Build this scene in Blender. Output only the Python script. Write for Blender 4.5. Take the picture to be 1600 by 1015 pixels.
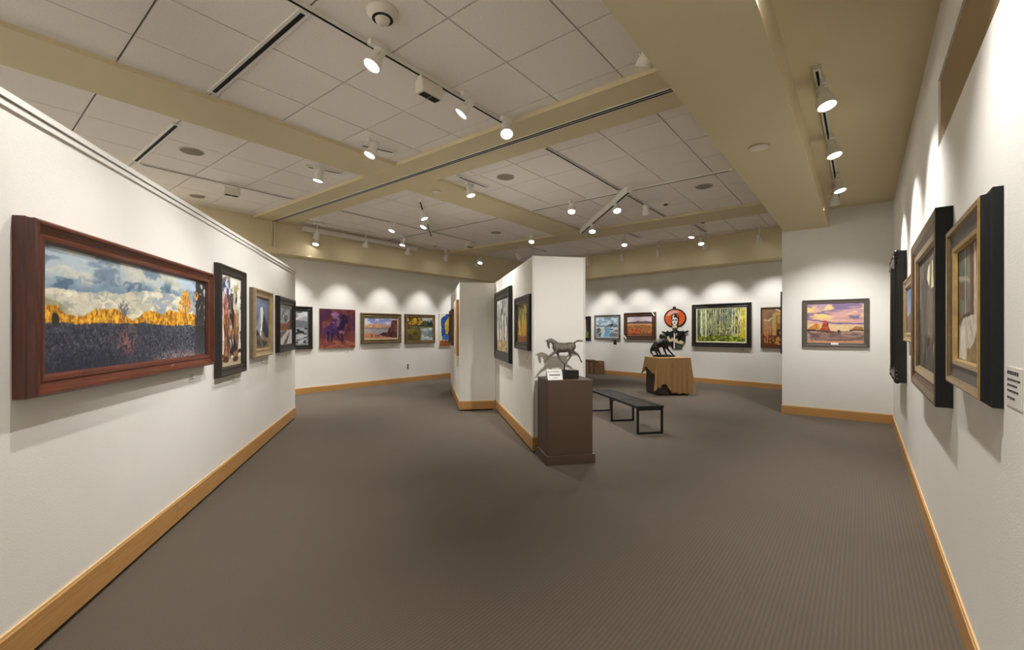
import bpy, bmesh, math, random
import numpy as np
from mathutils import Vector, Matrix

for o in list(bpy.data.objects):
    bpy.data.objects.remove(o, do_unlink=True)
SC = bpy.context.scene
COL = SC.collection

# ------------------------------------------------------------------ camera, world, exposure
YAW = math.atan(547 / 697.0)
cam_data = bpy.data.cameras.new('camera')
cam_data.sensor_width = 36.0
cam_data.sensor_fit = 'HORIZONTAL'
cam_data.lens = 697.0 / 1600.0 * 36.0
cam_data.shift_y = 8.5 / 1600.0
cam_data.clip_start = 0.05
cam = bpy.data.objects.new('camera', cam_data)
COL.objects.link(cam)
cam.location = (0, 0, 1.6)
cam.rotation_euler = (math.radians(90), 0, YAW)
SC.camera = cam

world = bpy.data.worlds.new('world')
SC.world = world
world.use_nodes = True
world.node_tree.nodes['Background'].inputs[0].default_value = (1.0, 0.95, 0.88, 1)
world.node_tree.nodes['Background'].inputs[1].default_value = 0.05

SC.view_settings.view_transform = 'Standard'
SC.view_settings.look = 'None'
SC.view_settings.gamma = 1.0
SC.view_settings.use_curve_mapping = False
SC.view_settings.exposure = 0.66
LAMP_POWER = 1.0
LAMP_COLOR = (1.0, 0.985, 0.96)
TILE_Z = 4.15
BEAM_Z = 4.10

# ------------------------------------------------------------------ helpers
def lin(c):
    r = []
    for v in c[:3]:
        v = v / 255.0
        r.append(v / 12.92 if v <= 0.04045 else ((v + 0.055) / 1.055) ** 2.4)
    return tuple(r)

MATS = {}
def mat(name, rgb, rough=0.7, var=0.08, scale=8.0, bump=0.0, bscale=80.0, metal=0.0, stretch=None, spec=0.5, coat=0.0):
    """plain procedural material: colour with noise variation and noise relief"""
    if name in MATS:
        return MATS[name]
    m = bpy.data.materials.new(name)
    m.use_nodes = True
    nt = m.node_tree
    b = nt.nodes['Principled BSDF']
    b.inputs['Roughness'].default_value = rough
    b.inputs['Metallic'].default_value = metal
    b.inputs['Specular IOR Level'].default_value = spec
    b.inputs['Coat Weight'].default_value = coat
    tc = nt.nodes.new('ShaderNodeTexCoord')
    mp = nt.nodes.new('ShaderNodeMapping')
    nt.links.new(tc.outputs['Object'], mp.inputs['Vector'])
    if stretch:
        mp.inputs['Scale'].default_value = stretch
    n = nt.nodes.new('ShaderNodeTexNoise')
    n.inputs['Scale'].default_value = scale
    n.inputs['Detail'].default_value = 5
    nt.links.new(mp.outputs[0], n.inputs['Vector'])
    cr = nt.nodes.new('ShaderNodeValToRGB')
    c = lin(rgb)
    cr.color_ramp.elements[0].position = 0.25
    cr.color_ramp.elements[1].position = 0.75
    cr.color_ramp.elements[0].color = tuple(max(0, x * (1 - var)) for x in c) + (1,)
    cr.color_ramp.elements[1].color = tuple(min(1, x * (1 + var)) for x in c) + (1,)
    nt.links.new(n.outputs['Fac'], cr.inputs[0])
    nt.links.new(cr.outputs[0], b.inputs['Base Color'])
    if bump > 0:
        n2 = nt.nodes.new('ShaderNodeTexNoise')
        n2.inputs['Scale'].default_value = bscale
        n2.inputs['Detail'].default_value = 3
        nt.links.new(mp.outputs[0], n2.inputs['Vector'])
        bp = nt.nodes.new('ShaderNodeBump')
        bp.inputs['Strength'].default_value = bump
        bp.inputs['Distance'].default_value = 0.01
        nt.links.new(n2.outputs['Fac'], bp.inputs['Height'])
        nt.links.new(bp.outputs[0], b.inputs['Normal'])
    MATS[name] = m
    return m

def emis(name, rgb, strength):
    m = bpy.data.materials.new(name)
    m.use_nodes = True
    b = m.node_tree.nodes['Principled BSDF']
    b.inputs['Base Color'].default_value = (0.9, 0.88, 0.85, 1)
    b.inputs['Emission Color'].default_value = tuple(rgb) + (1,)
    b.inputs['Emission Strength'].default_value = strength
    try:
        m.cycles.emission_sampling = 'NONE'
    except Exception:
        pass
    MATS[name] = m
    return m

class MB:
    """collects shapes, builds ONE mesh object"""
    def __init__(self):
        self.v = []
        self.f = []
    def box(self, x0, x1, y0, y1, z0, z1):
        n = len(self.v)
        self.v += [(x0, y0, z0), (x1, y0, z0), (x1, y1, z0), (x0, y1, z0), (x0, y0, z1), (x1, y0, z1), (x1, y1, z1), (x0, y1, z1)]
        self.f += [tuple(n + i for i in q) for q in ((0, 3, 2, 1), (4, 5, 6, 7), (0, 1, 5, 4), (1, 2, 6, 5), (2, 3, 7, 6), (3, 0, 4, 7))]
        return self
    def prism(self, poly, z0, z1):
        n = len(self.v); k = len(poly)
        a = sum(poly[i][0] * poly[(i + 1) % k][1] - poly[(i + 1) % k][0] * poly[i][1] for i in range(k))
        if a < 0:
            poly = poly[::-1]
        self.v += [(p[0], p[1], z0) for p in poly] + [(p[0], p[1], z1) for p in poly]
        self.f.append(tuple(n + i for i in range(k))[::-1])
        self.f.append(tuple(n + k + i for i in range(k)))
        for i in range(k):
            j = (i + 1) % k
            self.f.append((n + i, n + j, n + k + j, n + k + i))
        return self
    def xprism(self, poly, y0, y1):
        """polygon in the x-z plane, pushed through y0 (front) .. y1"""
        n = len(self.v); k = len(poly)
        a = sum(poly[i][0] * poly[(i + 1) % k][1] - poly[(i + 1) % k][0] * poly[i][1] for i in range(k))
        if a < 0:
            poly = poly[::-1]
        self.v += [(p[0], y0, p[1]) for p in poly] + [(p[0], y1, p[1]) for p in poly]
        self.f.append(tuple(n + i for i in range(k)))
        self.f.append(tuple(n + k + i for i in range(k))[::-1])
        for i in range(k):
            j = (i + 1) % k
            self.f.append((n + j, n + i, n + k + i, n + k + j))
        return self
    def lathe(self, prof, seg=20, axis=None, origin=(0, 0, 0)):
        """prof = [(r, h)] turned about axis (default z)"""
        ax = Vector(axis or (0, 0, 1)).normalized()
        q = Vector((0, 0, 1)).rotation_difference(ax)
        o = Vector(origin)
        n = len(self.v)
        for r, h in prof:
            for i in range(seg):
                t = 2 * math.pi * i / seg
                self.v.append(tuple(o + q @ Vector((r * math.cos(t), r * math.sin(t), h))))
        for k in range(len(prof) - 1):
            for i in range(seg):
                j = (i + 1) % seg
                self.f.append((n + k * seg + i, n + k * seg + j, n + (k + 1) * seg + j, n + (k + 1) * seg + i))
        self.f.append(tuple(n + i for i in range(seg))[::-1])
        m = n + (len(prof) - 1) * seg
        self.f.append(tuple(m + i for i in range(seg)))
        return self
    def tube(self, pts, rad, seg=8):
        n = len(self.v)
        P = [Vector(p) for p in pts]
        R = rad if isinstance(rad, (list, tuple)) else [rad] * len(P)
        for k, p in enumerate(P):
            d = (P[min(k + 1, len(P) - 1)] - P[max(k - 1, 0)]).normalized()
            u = d.orthogonal().normalized() if abs(d.z) > 0.95 else d.cross(Vector((0, 0, 1))).normalized()
            w = d.cross(u)
            for i in range(seg):
                t = 2 * math.pi * i / seg
                self.v.append(tuple(p + (u * math.cos(t) + w * math.sin(t)) * R[k]))
        for k in range(len(P) - 1):
            for i in range(seg):
                j = (i + 1) % seg
                self.f.append((n + k * seg + i, n + k * seg + j, n + (k + 1) * seg + j, n + (k + 1) * seg + i))
        self.f.append(tuple(n + i for i in range(seg))[::-1])
        m = n + (len(P) - 1) * seg
        self.f.append(tuple(m + i for i in range(seg)))
        return self
    def ball(self, c, r, seg=10, rings=7):
        if not isinstance(r, (tuple, list)):
            r = (r, r, r)
        n = len(self.v)
        self.v.append((c[0], c[1], c[2] - r[2]))
        for k in range(1, rings):
            ph = math.pi * k / rings - math.pi / 2
            for i in range(seg):
                t = 2 * math.pi * i / seg
                self.v.append((c[0] + r[0] * math.cos(ph) * math.cos(t), c[1] + r[1] * math.cos(ph) * math.sin(t), c[2] + r[2] * math.sin(ph)))
        self.v.append((c[0], c[1], c[2] + r[2]))
        last = len(self.v) - 1
        for i in range(seg):
            j = (i + 1) % seg
            self.f.append((n, n + 1 + j, n + 1 + i))
            for k in range(rings - 2):
                a = n + 1 + k * seg
                self.f.append((a + i, a + j, a + seg + j, a + seg + i))
            a = n + 1 + (rings - 2) * seg
            self.f.append((a + i, a + j, last))
        return self
    def mesh(self, name, smooth=False):
        me = bpy.data.meshes.new(name)
        me.from_pydata(self.v, [], self.f)
        if smooth:
            for p in me.polygons:
                p.use_smooth = True
        me.update()
        return me
    def build(self, name, material, parent=None, smooth=False, loc=None, rotz=0.0, bevel=0.0):
        me = self.mesh(name, smooth)
        me.materials.append(material)
        return link(name, me, parent, loc, rotz, bevel)

def link(name, me, parent=None, loc=None, rotz=0.0, bevel=0.0):
    o = bpy.data.objects.new(name, me)
    COL.objects.link(o)
    if parent:
        o.parent = parent
    if loc is not None:
        o.location = loc
    if rotz:
        o.rotation_euler = (0, 0, rotz)
    if bevel > 0:
        md = o.modifiers.new('bevel', 'BEVEL')
        md.width = bevel
        md.segments = 2
        md.limit_method = 'ANGLE'
    return o

def thing(name, label, cat, loc=(0, 0, 0), rotz=0.0, group=None):
    o = bpy.data.objects.new(name, None)
    o.empty_display_size = 0.1
    COL.objects.link(o)
    o.location = loc
    o.rotation_euler = (0, 0, rotz)
    return tag(o, label, cat, group)

def tag(o, label, cat, group=None):
    o['label'] = label
    o['category'] = cat
    if group:
        o['group'] = group
    return o

def struct(o, label=None, cat=None):
    o['kind'] = 'structure'
    if label:
        o['label'] = label
    if cat:
        o['category'] = cat
    return o

# ------------------------------------------------------------------ materials
def wall_mat(name, rgb):
    return mat(name, rgb, rough=0.85, var=0.025, scale=1.5, bump=0.12, bscale=140, spec=0.25)
M_wall = wall_mat('wall_paint_cream', (236, 233, 226))
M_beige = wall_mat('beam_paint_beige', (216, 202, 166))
M_tan = wall_mat('recess_paint_tan', (150, 128, 92))
M_tile = mat('ceiling_tile_mineral', (242, 234, 226), rough=0.95, var=0.05, scale=60, bump=0.35, bscale=220, spec=0.1)
M_grid = mat('ceiling_grid_metal', (150, 140, 126), rough=0.6, var=0.03)
M_oak = mat('honey_oak', (190, 142, 84), rough=0.38, var=0.16, scale=6, bump=0.1, bscale=40, stretch=(0.6, 14, 14))
M_oakcap = mat('honey_oak_light', (226, 188, 132), rough=0.35, var=0.1, scale=6, stretch=(0.6, 14, 14))
M_black = mat('matt_black', (14, 13, 12), rough=0.6, var=0.2)
M_metalblack = mat('black_powder_coat', (20, 17, 15), rough=0.35, var=0.1, bump=0.05, bscale=300)
M_trackwhite = mat('track_white_enamel', (226, 222, 212), rough=0.4, var=0.02)
M_slot = mat('slot_black', (8, 7, 6), rough=0.9, var=0.1)
M_bronze = mat('bronze_patina', (112, 106, 94), rough=0.45, var=0.5, scale=26, bump=0.8, bscale=70, metal=0.3)
M_bronzedark = mat('bronze_dark', (34, 31, 27), rough=0.4, var=0.4, scale=20, bump=0.4, bscale=50, metal=0.5)
M_ped = mat('pedestal_brown_laminate', (80, 60, 45), rough=0.5, var=0.05, scale=4, bump=0.03)
M_darkbox = mat('dark_brown_paint', (58, 45, 35), rough=0.55, var=0.06)
M_stone = mat('black_marble', (26, 24, 22), rough=0.2, var=0.5, scale=18)
M_paper = mat('card_paper', (244, 243, 238), rough=0.7, var=0.01)
M_ink = mat('printed_ink', (60, 58, 56), rough=0.8, var=0.05)
M_cloth = mat('tan_drape_fabric', (160, 127, 84), rough=0.85, var=0.1, scale=30, bump=0.4, bscale=260, spec=0.15)
M_card = mat('brown_carton', (134, 104, 76), rough=0.8, var=0.2, scale=5, bump=0.1)
M_carddark = mat('brown_carton_dark', (92, 66, 46), rough=0.8, var=0.25, scale=7)  # darker brown for flap, tape and rim band
M_plastic = mat('ivory_plastic', (222, 214, 196), rough=0.4, var=0.02)
M_back = mat('hardboard_backing', (92, 72, 52), rough=0.8, var=0.1)
M_linen = mat('canvas_edge_linen', (214, 205, 186), rough=0.85, var=0.05)
M_label = mat('label_film', (226, 221, 212), rough=0.6, var=0.01)
M_lampglass = emis('lit_lamp_face', (1.0, 0.96, 0.9), 14.0)
M_dullglass = mat('unlit_lamp_face', (60, 58, 54), rough=0.15, var=0.1)

# carpet: taupe with fine ribs running along the right wall and soft wear
def carpet_mat():
    m = bpy.data.materials.new('taupe_ribbed_carpet')
    m.use_nodes = True
    nt = m.node_tree
    b = nt.nodes['Principled BSDF']
    b.inputs['Roughness'].default_value = 0.95
    b.inputs['Specular IOR Level'].default_value = 0.12
    b.inputs['Sheen Weight'].default_value = 0.15
    tc = nt.nodes.new('ShaderNodeTexCoord')
    w = nt.nodes.new('ShaderNodeTexWave')
    w.bands_direction = 'X'
    w.inputs['Scale'].default_value = 13.0
    w.inputs['Distortion'].default_value = 0.6
    w.inputs['Detail'].default_value = 1.0
    w.inputs['Detail Scale'].default_value = 6.0
    n = nt.nodes.new('ShaderNodeTexNoise')
    n.inputs['Scale'].default_value = 160.0
    n.inputs['Detail'].default_value = 3
    n2 = nt.nodes.new('ShaderNodeTexNoise')
    n2.inputs['Scale'].default_value = 0.5
    n2.inputs['Detail'].default_value = 3
    for k in (w, n, n2):
        nt.links.new(tc.outputs['Object'], k.inputs['Vector'])
    mx = nt.nodes.new('ShaderNodeMix'); mx.data_type = 'RGBA'
    mx.inputs['A'].default_value = lin((84, 74, 62)) + (1,)
    mx.inputs['B'].default_value = lin((107, 96, 82)) + (1,)
    ad = nt.nodes.new('ShaderNodeMath'); ad.operation = 'MULTIPLY_ADD'
    ad.inputs[1].default_value = 0.45
    nt.links.new(w.outputs['Fac'], ad.inputs[0])
    ad2 = nt.nodes.new('ShaderNodeMath'); ad2.operation = 'MULTIPLY'
    ad2.inputs[1].default_value = 0.6
    nt.links.new(n.outputs['Fac'], ad2.inputs[0])
    nt.links.new(ad2.outputs[0], ad.inputs[2])
    nt.links.new(ad.outputs[0], mx.inputs['Factor'])
    mx2 = nt.nodes.new('ShaderNodeMix'); mx2.data_type = 'RGBA'; mx2.blend_type = 'MULTIPLY'
    mx2.inputs['Factor'].default_value = 0.25
    nt.links.new(mx.outputs['Result'], mx2.inputs['A'])
    nt.links.new(n2.outputs['Fac'], mx2.inputs['B'])
    nt.links.new(mx2.outputs['Result'], b.inputs['Base Color'])
    bp = nt.nodes.new('ShaderNodeBump')
    bp.inputs['Strength'].default_value = 0.35
    bp.inputs['Distance'].default_value = 0.006
    nt.links.new(ad.outputs[0], bp.inputs['Height'])
    nt.links.new(bp.outputs[0], b.inputs['Normal'])
    return m
M_carpet = carpet_mat()

# painted surfaces: colour laid down per point, brush relief from noise
def paint_mat():
    m = bpy.data.materials.new('oil_paint')
    m.use_nodes = True
    nt = m.node_tree
    b = nt.nodes['Principled BSDF']
    b.inputs['Roughness'].default_value = 0.55
    b.inputs['Specular IOR Level'].default_value = 0.3
    a = nt.nodes.new('ShaderNodeVertexColor')
    a.layer_name = 'Col'
    tc = nt.nodes.new('ShaderNodeTexCoord')
    n = nt.nodes.new('ShaderNodeTexNoise')
    n.inputs['Scale'].default_value = 45
    n.inputs['Detail'].default_value = 4
    nt.links.new(tc.outputs['Object'], n.inputs['Vector'])
    mr = nt.nodes.new('ShaderNodeMapRange')
    mr.inputs['To Min'].default_value = 0.85
    mr.inputs['To Max'].default_value = 1.15
    nt.links.new(n.outputs['Fac'], mr.inputs['Value'])
    mx = nt.nodes.new('ShaderNodeMix'); mx.data_type = 'RGBA'; mx.blend_type = 'MULTIPLY'
    mx.inputs['Factor'].default_value = 1.0
    nt.links.new(a.outputs['Color'], mx.inputs['A'])
    nt.links.new(mr.outputs[0], mx.inputs['B'])
    nt.links.new(mx.outputs['Result'], b.inputs['Base Color'])
    bp = nt.nodes.new('ShaderNodeBump')
    bp.inputs['Strength'].default_value = 0.15
    bp.inputs['Distance'].default_value = 0.003
    nt.links.new(n.outputs['Fac'], bp.inputs['Height'])
    nt.links.new(bp.outputs[0], b.inputs['Normal'])
    return m
M_paint = paint_mat()

# ------------------------------------------------------------------ plan of the place (x to the right of the beam grid, y along it)
def unit(p, q):
    d = Vector((q[0] - p[0], q[1] - p[1])); d.normalize(); return d
LW_P, LW_D = Vector((-3.251, 0.289)), unit((-3.251, 0.289), (-8.17, 3.974))     # long partition on the left
P1_P, P1_D = Vector((-3.392, 4.776)), unit((-3.392, 4.776), (-5.778, 6.861))    # near display block
P2_P = Vector((-6.279, 6.323)); P2_D = P1_D                                      # rear display block
BR_P, BR_D = Vector((-7.41, 15.032)), unit((-7.41, 15.032), (-1.687, 14.001))    # far right-hand wall
BL_X = -11.1
RW_X = 0.42
ST_Y = 10.03
def ccw(d):   # left normal
    return Vector((-d.y, d.x))

# floor
o = MB().box(-11.4, 0.8, -5.0, 17.2, -0.1, 0.0).build('floor', M_carpet)
struct(o, 'taupe ribbed carpet covering the whole gallery floor', 'floor')

# --- right-hand wall with the long recess high up
def quad_wall(name, x0, x1, y0, y1, z0, z1, m, label):
    return struct(MB().box(x0, x1, y0, y1, z0, z1).build(name, m), label, 'wall')
rw = MB()
rw.box(RW_X, RW_X + 0.35, -5.0, ST_Y + 0.2, -0.05, 2.876)
rw.box(RW_X, RW_X + 0.35, 4.305, ST_Y + 0.2, 2.876, 4.4)
rw.box(RW_X, RW_X + 0.35, -5.0, 4.305, 3.345, 4.4)
o = struct(rw.build('wall_right', M_wall), 'cream gallery wall along the right with deep black frames', 'wall')
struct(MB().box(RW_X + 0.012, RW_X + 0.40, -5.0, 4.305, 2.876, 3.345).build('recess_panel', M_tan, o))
# --- short end wall, a solid pier running back to the far wall
o = quad_wall('wall_end', -1.22, RW_X, ST_Y, 14.6, -0.05, 4.6, M_wall, 'short cream end wall holding the pink sunset painting')
# --- far left wall and far right wall
quad_wall('wall_far_left', BL_X - 0.2, BL_X, -5.0, 16.4, -0.05, 4.6, M_wall, 'far cream wall with the purple rider and canyon paintings')
n = ccw(BR_D)
a = BR_P - BR_D * 5.0; b = BR_P + BR_D * 6.6
o = MB().prism([tuple(a), tuple(b), tuple(b + n * 0.2), tuple(a + n * 0.2)], -0.05, 4.6).build('wall_far_right', M_wall)
struct(o, 'far cream wall behind the draped table and aspen painting', 'wall')
quad_wall('wall_behind', -11.4, 0.8, -5.2, -5.0, -0.05, 4.6, M_wall, 'cream wall behind the viewpoint')

# --- left partition
n = ccw(LW_D)     # points away from the room? fixed below
if n.dot(-LW_P) > 0: n = -n
a = LW_P - LW_D * 3.2; b = LW_P + LW_D * 6.15
LW_H = 2.689
o = MB().prism([tuple(a), tuple(b), tuple(b + n * 0.14), tuple(a + n * 0.14)], 0.035, LW_H).build('wall_left', M_wall)
struct(o, 'long cream partition wall on the left with the big autumn landscape', 'wall')
wl = o
for z0, z1, d in ((LW_H - 0.028, LW_H + 0.004, 0.022), (LW_H - 0.064, LW_H - 0.034, 0.012)):
    f = -n * d
    c1, c2 = a + n * 0.001, b + n * 0.001
    MB().prism([tuple(a + f), tuple(b + f), tuple(c2), tuple(c1)], z0, z1).build('cap_moulding', M_wall, wl)
MB().prism([tuple(a + n * 0.03), tuple(b - LW_D * 0.03 + n * 0.03), tuple(b - LW_D * 0.03 + n * 0.11), tuple(a + n * 0.11)], 0.0, 0.036).build('toe_kick', M_slot, wl)

# --- two staggered display blocks
def block(name, P, D, length, width, height, label):
    r = -ccw(D)                       # to the right, seen from the camera
    if r.dot(Vector((0.66, 0.75))) < 0: r = -r
    q = [P, P + r * width, P + r * width + D * length, P + D * length]
    o = struct(MB().prism([tuple(p) for p in q], 0.03, height).build(name, M_wall), label, 'wall')
    ins = 0.035
    q2 = [P + D * ins + r * ins, P + r * (width - ins) + D * ins, P + r * (width - ins) + D * (length - ins), P + D * (length - ins) + r * ins]
    MB().prism([tuple(p) for p in q2], 0.0, 0.032).build('toe_kick', M_slot, o)
    # thin corner beads
    for p in q[:2] + q[3:]:
        s = 0.012
        MB().prism([(p.x - s, p.y - s), (p.x + s, p.y - s), (p.x + s, p.y + s), (p.x - s, p.y + s)], 0.2, height).build('corner_bead', M_wall, o)
    return o, r
blk1, P1_R = block('wall_center', P1_P, P1_D, 3.17, 0.70, 2.578, 'near cream display block behind the brown pedestal')
blk2, _ = block('wall_center_rear', P2_P, P2_D, 3.2, 0.70, 2.555, 'rear cream display block stepping out behind the near one')

# ------------------------------------------------------------------ ceiling
ceil = MB().box(-11.4, -1.18, -5.0, 10.5, TILE_Z + 0.03, TILE_Z + 0.35).build('ceiling', M_grid)
struct(ceil, 'suspended ceiling of square tan-grey tiles', 'ceiling')
ceil2 = MB().box(-11.4, -1.18, 10.5, 16.4, 4.33, 4.60).build('ceiling', M_grid)
struct(ceil2, 'strip of suspended tile ceiling along the far wall', 'ceiling')
T = 0.765
GA = -1.897
tile_full = None
def tiles(parent, a0, a1, b0, b1, boff, z):
    global tile_full
    g = 0.008
    i0 = math.floor((a0 - GA) / T); i1 = math.ceil((a1 - GA) / T)
    j0 = math.floor((b0 - boff) / T); j1 = math.ceil((b1 - boff) / T)
    for i in range(i0, i1):
        for j in range(j0, j1):
            x0, x1 = max(a0, GA + i * T + g), min(a1, GA + (i + 1) * T - g)
            y0, y1 = max(b0, boff + j * T + g), min(b1, boff + (j + 1) * T - g)
            if x1 - x0 < 0.03 or y1 - y0 < 0.03:
                continue
            full = abs(x1 - x0 - T + 2 * g) < 1e-4 and abs(y1 - y0 - T + 2 * g) < 1e-4
            cx, cy = (x0 + x1) / 2, (y0 + y1) / 2
            if full and tile_full:
                me = tile_full
            else:
                hx, hy = (x1 - x0) / 2, (y1 - y0) / 2
                me = MB().box(-hx, hx, -hy, hy, 0, 0.028).mesh('ceiling_tile')
                me.materials.append(M_tile)
                if full:
                    tile_full = me
            link('ceiling_tile', me, parent, (cx, cy, z))
BX0, BX1 = -6.372, -5.568          # long beam along y
SY0, SY1 = 4.245, 5.075            # slotted cross beam
FY0, FY1 = 10.0, 10.86             # far cross beam
SOF_X = -10.65
tiles(ceil, BX1, -1.18, -0.9, SY0, 1.015, TILE_Z)
tiles(ceil, SOF_X, BX0, -0.4, SY0, 1.015, TILE_Z)
tiles(ceil, BX1, -1.18, SY1, FY0, 7.70, TILE_Z)
tiles(ceil, SOF_X, BX0, SY1, FY0, 7.70, TILE_Z)
tiles(ceil2, SOF_X, -1.22, FY1, 14.6, 10.86, 4.30)
# beams
o = MB().box(BX0, BX1, -5.0, FY1, BEAM_Z, TILE_Z + 0.04).build('trim_1', M_beige)
struct(o, 'flat beige ceiling beam running from the left towards the far wall', 'beam')
sb = MB().box(SOF_X - 0.02, -1.18, SY0, SY1, BEAM_Z - 0.002, TILE_Z + 0.04).build('trim_2', M_beige)
struct(sb, 'beige cross beam with a black double slot', 'beam')
for dy in (-0.021, 0.021):
    MB().box(-10.60, -1.19, 4.66 + dy - 0.0155, 4.66 + dy + 0.0155, BEAM_Z - 0.010, BEAM_Z).build('partition_slot', M_slot, sb)
for dy, hw in ((-0.0415, 0.005), (0.0, 0.0055), (0.0415, 0.005)):
    MB().box(-10.60, -1.19, 4.66 + dy - hw, 4.66 + dy + hw, BEAM_Z - 0.011, BEAM_Z - 0.001).build('slot_edge', M_trackwhite, sb)
o = MB().box(SOF_X - 0.02, -1.18, FY0, FY1, BEAM_Z - 0.001, 4.62).build('trim_3', M_beige)
struct(o, 'far beige cross beam near the back of the gallery', 'beam')
o = MB().box(-1.18, -0.48, -5.0, ST_Y + 0.02, 3.50, 4.5).build('trim_4', M_beige)
struct(o, 'wide beige dropped soffit on the right of the tile ceiling', 'soffit')
o = MB().box(-0.50, RW_X + 0.02, -5.0, ST_Y + 0.02, 3.82, 4.5).build('ceiling_cove', M_beige)
struct(o, 'raised beige ceiling strip above the right-hand track lights', 'ceiling')
# soffits over the far walls
sl = MB().box(BL_X - 0.02, SOF_X, -5.0, 16.4, 3.44, 4.6).build('trim_5', M_beige)
struct(sl, 'beige soffit band above the far left wall', 'soffit')
MB().box(BL_X, SOF_X + 0.035, -5.0, 16.4, 3.39, 3.45).build('soffit_lip', M_beige, sl)
for dy in (-0.035, 0.035):
    MB().box(SOF_X, SOF_X + 0.03, 4.66 + dy - 0.022, 4.66 + dy + 0.022, 3.53, BEAM_Z).build('jamb_strip', M_beige, sl)
n = ccw(BR_D)
if n.dot(-BR_P) < 0: n = -n
a = BR_P - BR_D * 5.0; b = BR_P + BR_D * 6.4
sr = MB().prism([tuple(a - n * 0.05), tuple(b - n * 0.05), tuple(b + n * 0.6), tuple(a + n * 0.6)], 3.55, 4.6).build('trim_6', M_beige)
struct(sr, 'beige soffit band above the far right wall', 'soffit')
MB().prism([tuple(a), tuple(b), tuple(b + n * 0.635), tuple(a + n * 0.635)], 3.49, 3.56).build('soffit_lip', M_beige, sr)

# ------------------------------------------------------------------ baseboards
def baseboard(name, p, d, s0, s1, nrm, h, label, cap=True, z0=0.0, thick=0.016, seg=2.6, t0=0.0):
    """boards from s0 to s1 along d at p, standing out along nrm"""
    root = bpy.data.objects.new(name, None); COL.objects.link(root)
    root.location = (p.x, p.y, 0)
    ang = math.atan2(d.y, d.x)
    root.rotation_euler = (0, 0, ang)
    struct(root, label, 'baseboard')
    sgn = 1 if ccw(d).dot(nrm) > 0 else -1
    k = max(1, round((s1 - s0) / seg)); L = (s1 - s0) / k
    y0, y1 = sorted((0.0, sgn * thick))
    for i in range(k):
        x0, x1 = s0 + i * L + 0.0015, s0 + (i + 1) * L - 0.0015
        MB().box(x0 - (x0 + x1) / 2, x1 - (x0 + x1) / 2, y0, y1, z0, h - 0.018).build('board', M_oak, root, loc=((x0 + x1) / 2, 0, 0))
    y0, y1 = sorted((0.0, sgn * (thick - 0.006)))
    MB().box(s0, s1, y0, y1, h - 0.018, h).build('cap_strip', M_oakcap, root)
    return root
away = lambda P, D: ccw(D) if ccw(D).dot(-P) > 0 else -ccw(D)
baseboard('baseboard_left', LW_P, LW_D, -3.2, 6.15, away(LW_P, LW_D), 0.21, 'honey oak baseboard along the left partition', z0=0.032)
baseboard('baseboard_center', P1_P, P1_D, -0.016, 3.17, away(P1_P, P1_D), 0.205, 'honey oak baseboard along the side of the near display block', z0=0.03)
baseboard('baseboard_center_front', P1_P, P1_R, -0.016, 0.716, -P1_D, 0.205, 'honey oak baseboard across the front of the near display block', z0=0.03)
baseboard('baseboard_rear', P2_P, P2_D, -0.016, 3.2, away(P2_P, P2_D), 0.20, 'honey oak baseboard along the side of the rear display block', z0=0.03)
baseboard('baseboard_rear_front', P2_P, P1_R, -0.016, 0.70, -P2_D, 0.20, 'honey oak baseboard across the front of the rear display block', z0=0.03)
baseboard('baseboard_right', Vector((RW_X, -5.0)), Vector((0, 1)), 0.0, 15.0, Vector((-1, 0)), 0.155, 'honey oak baseboard along the right-hand wall', thick=0.014)
baseboard('baseboard_end', Vector((-1.22, ST_Y)), Vector((1, 0)), -0.014, 1.64, Vector((0, -1)), 0.165, 'honey oak baseboard under the short end wall', thick=0.014)
baseboard('baseboard_far_left', Vector((BL_X, -5.0)), Vector((0, 1)), 0.0, 20.6, Vector((1, 0)), 0.155, 'honey oak baseboard along the far left wall')
baseboard('baseboard_far_right', BR_P, BR_D, -4.0, 6.2, away(BR_P, BR_D), 0.15, 'honey oak baseboard along the far right wall')

# ------------------------------------------------------------------ lighting tracks
def track(label, p, q, z, w=0.05, h=0.035, groove=True, gaps=()):
    p, q = Vector(p), Vector(q)
    d = q - p; L = d.length
    t = thing('lighting_track', label, 'track', (p.x, p.y, z), math.atan2(d.y, d.x))
    MB().box(0, L, -w / 2, w / 2, 0, h).build('rail', M_trackwhite, t)
    if groove:
        MB().box(0.03, L - 0.03, -w * 0.2, w * 0.2, -0.004, 0.002).build('groove', M_slot, t)
    MB().box(-0.012, 0.0, -w / 2 - 0.004, w / 2 + 0.004, -0.004, h).build('end_cap', M_trackwhite, t)
    MB().box(L, L + 0.012, -w / 2 - 0.004, w / 2 + 0.004, -0.004, h).build('end_cap', M_trackwhite, t)
    return t
TZ = TILE_Z - 0.035
track('white track across the near ceiling carrying three bright spotlights', (-3.43, -0.8), (-3.43, 4.20), TZ)
track('white recessed track with black groove crossing near ceiling above the big landscape', (-3.50, 1.78), (-5.46, 1.78), TILE_Z - 0.012, 0.09, 0.012)
track('white recessed track with black groove above the left partition top', (-6.66, 1.78), (-8.60, 1.78), TILE_Z - 0.012, 0.09, 0.012)
track('thin dark track running along the ceiling beyond the left partition top', (-8.66, 1.85), (-8.66, 4.20), TILE_Z - 0.015, 0.045, 0.015)
track('thin black track from the slotted beam towards the white diagonal rail', (-3.46, 5.15), (-3.46, 7.55), TILE_Z - 0.018, 0.05, 0.018)
track('thin track continuing beyond the white diagonal rail to the far beam', (-3.46, 7.86), (-3.46, 9.95), TILE_Z - 0.018, 0.05, 0.018)
track('thin cross track left of the white diagonal rail over the near display block', (-5.52, 7.70), (-3.55, 7.70), TILE_Z - 0.018, 0.045, 0.018)
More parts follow.
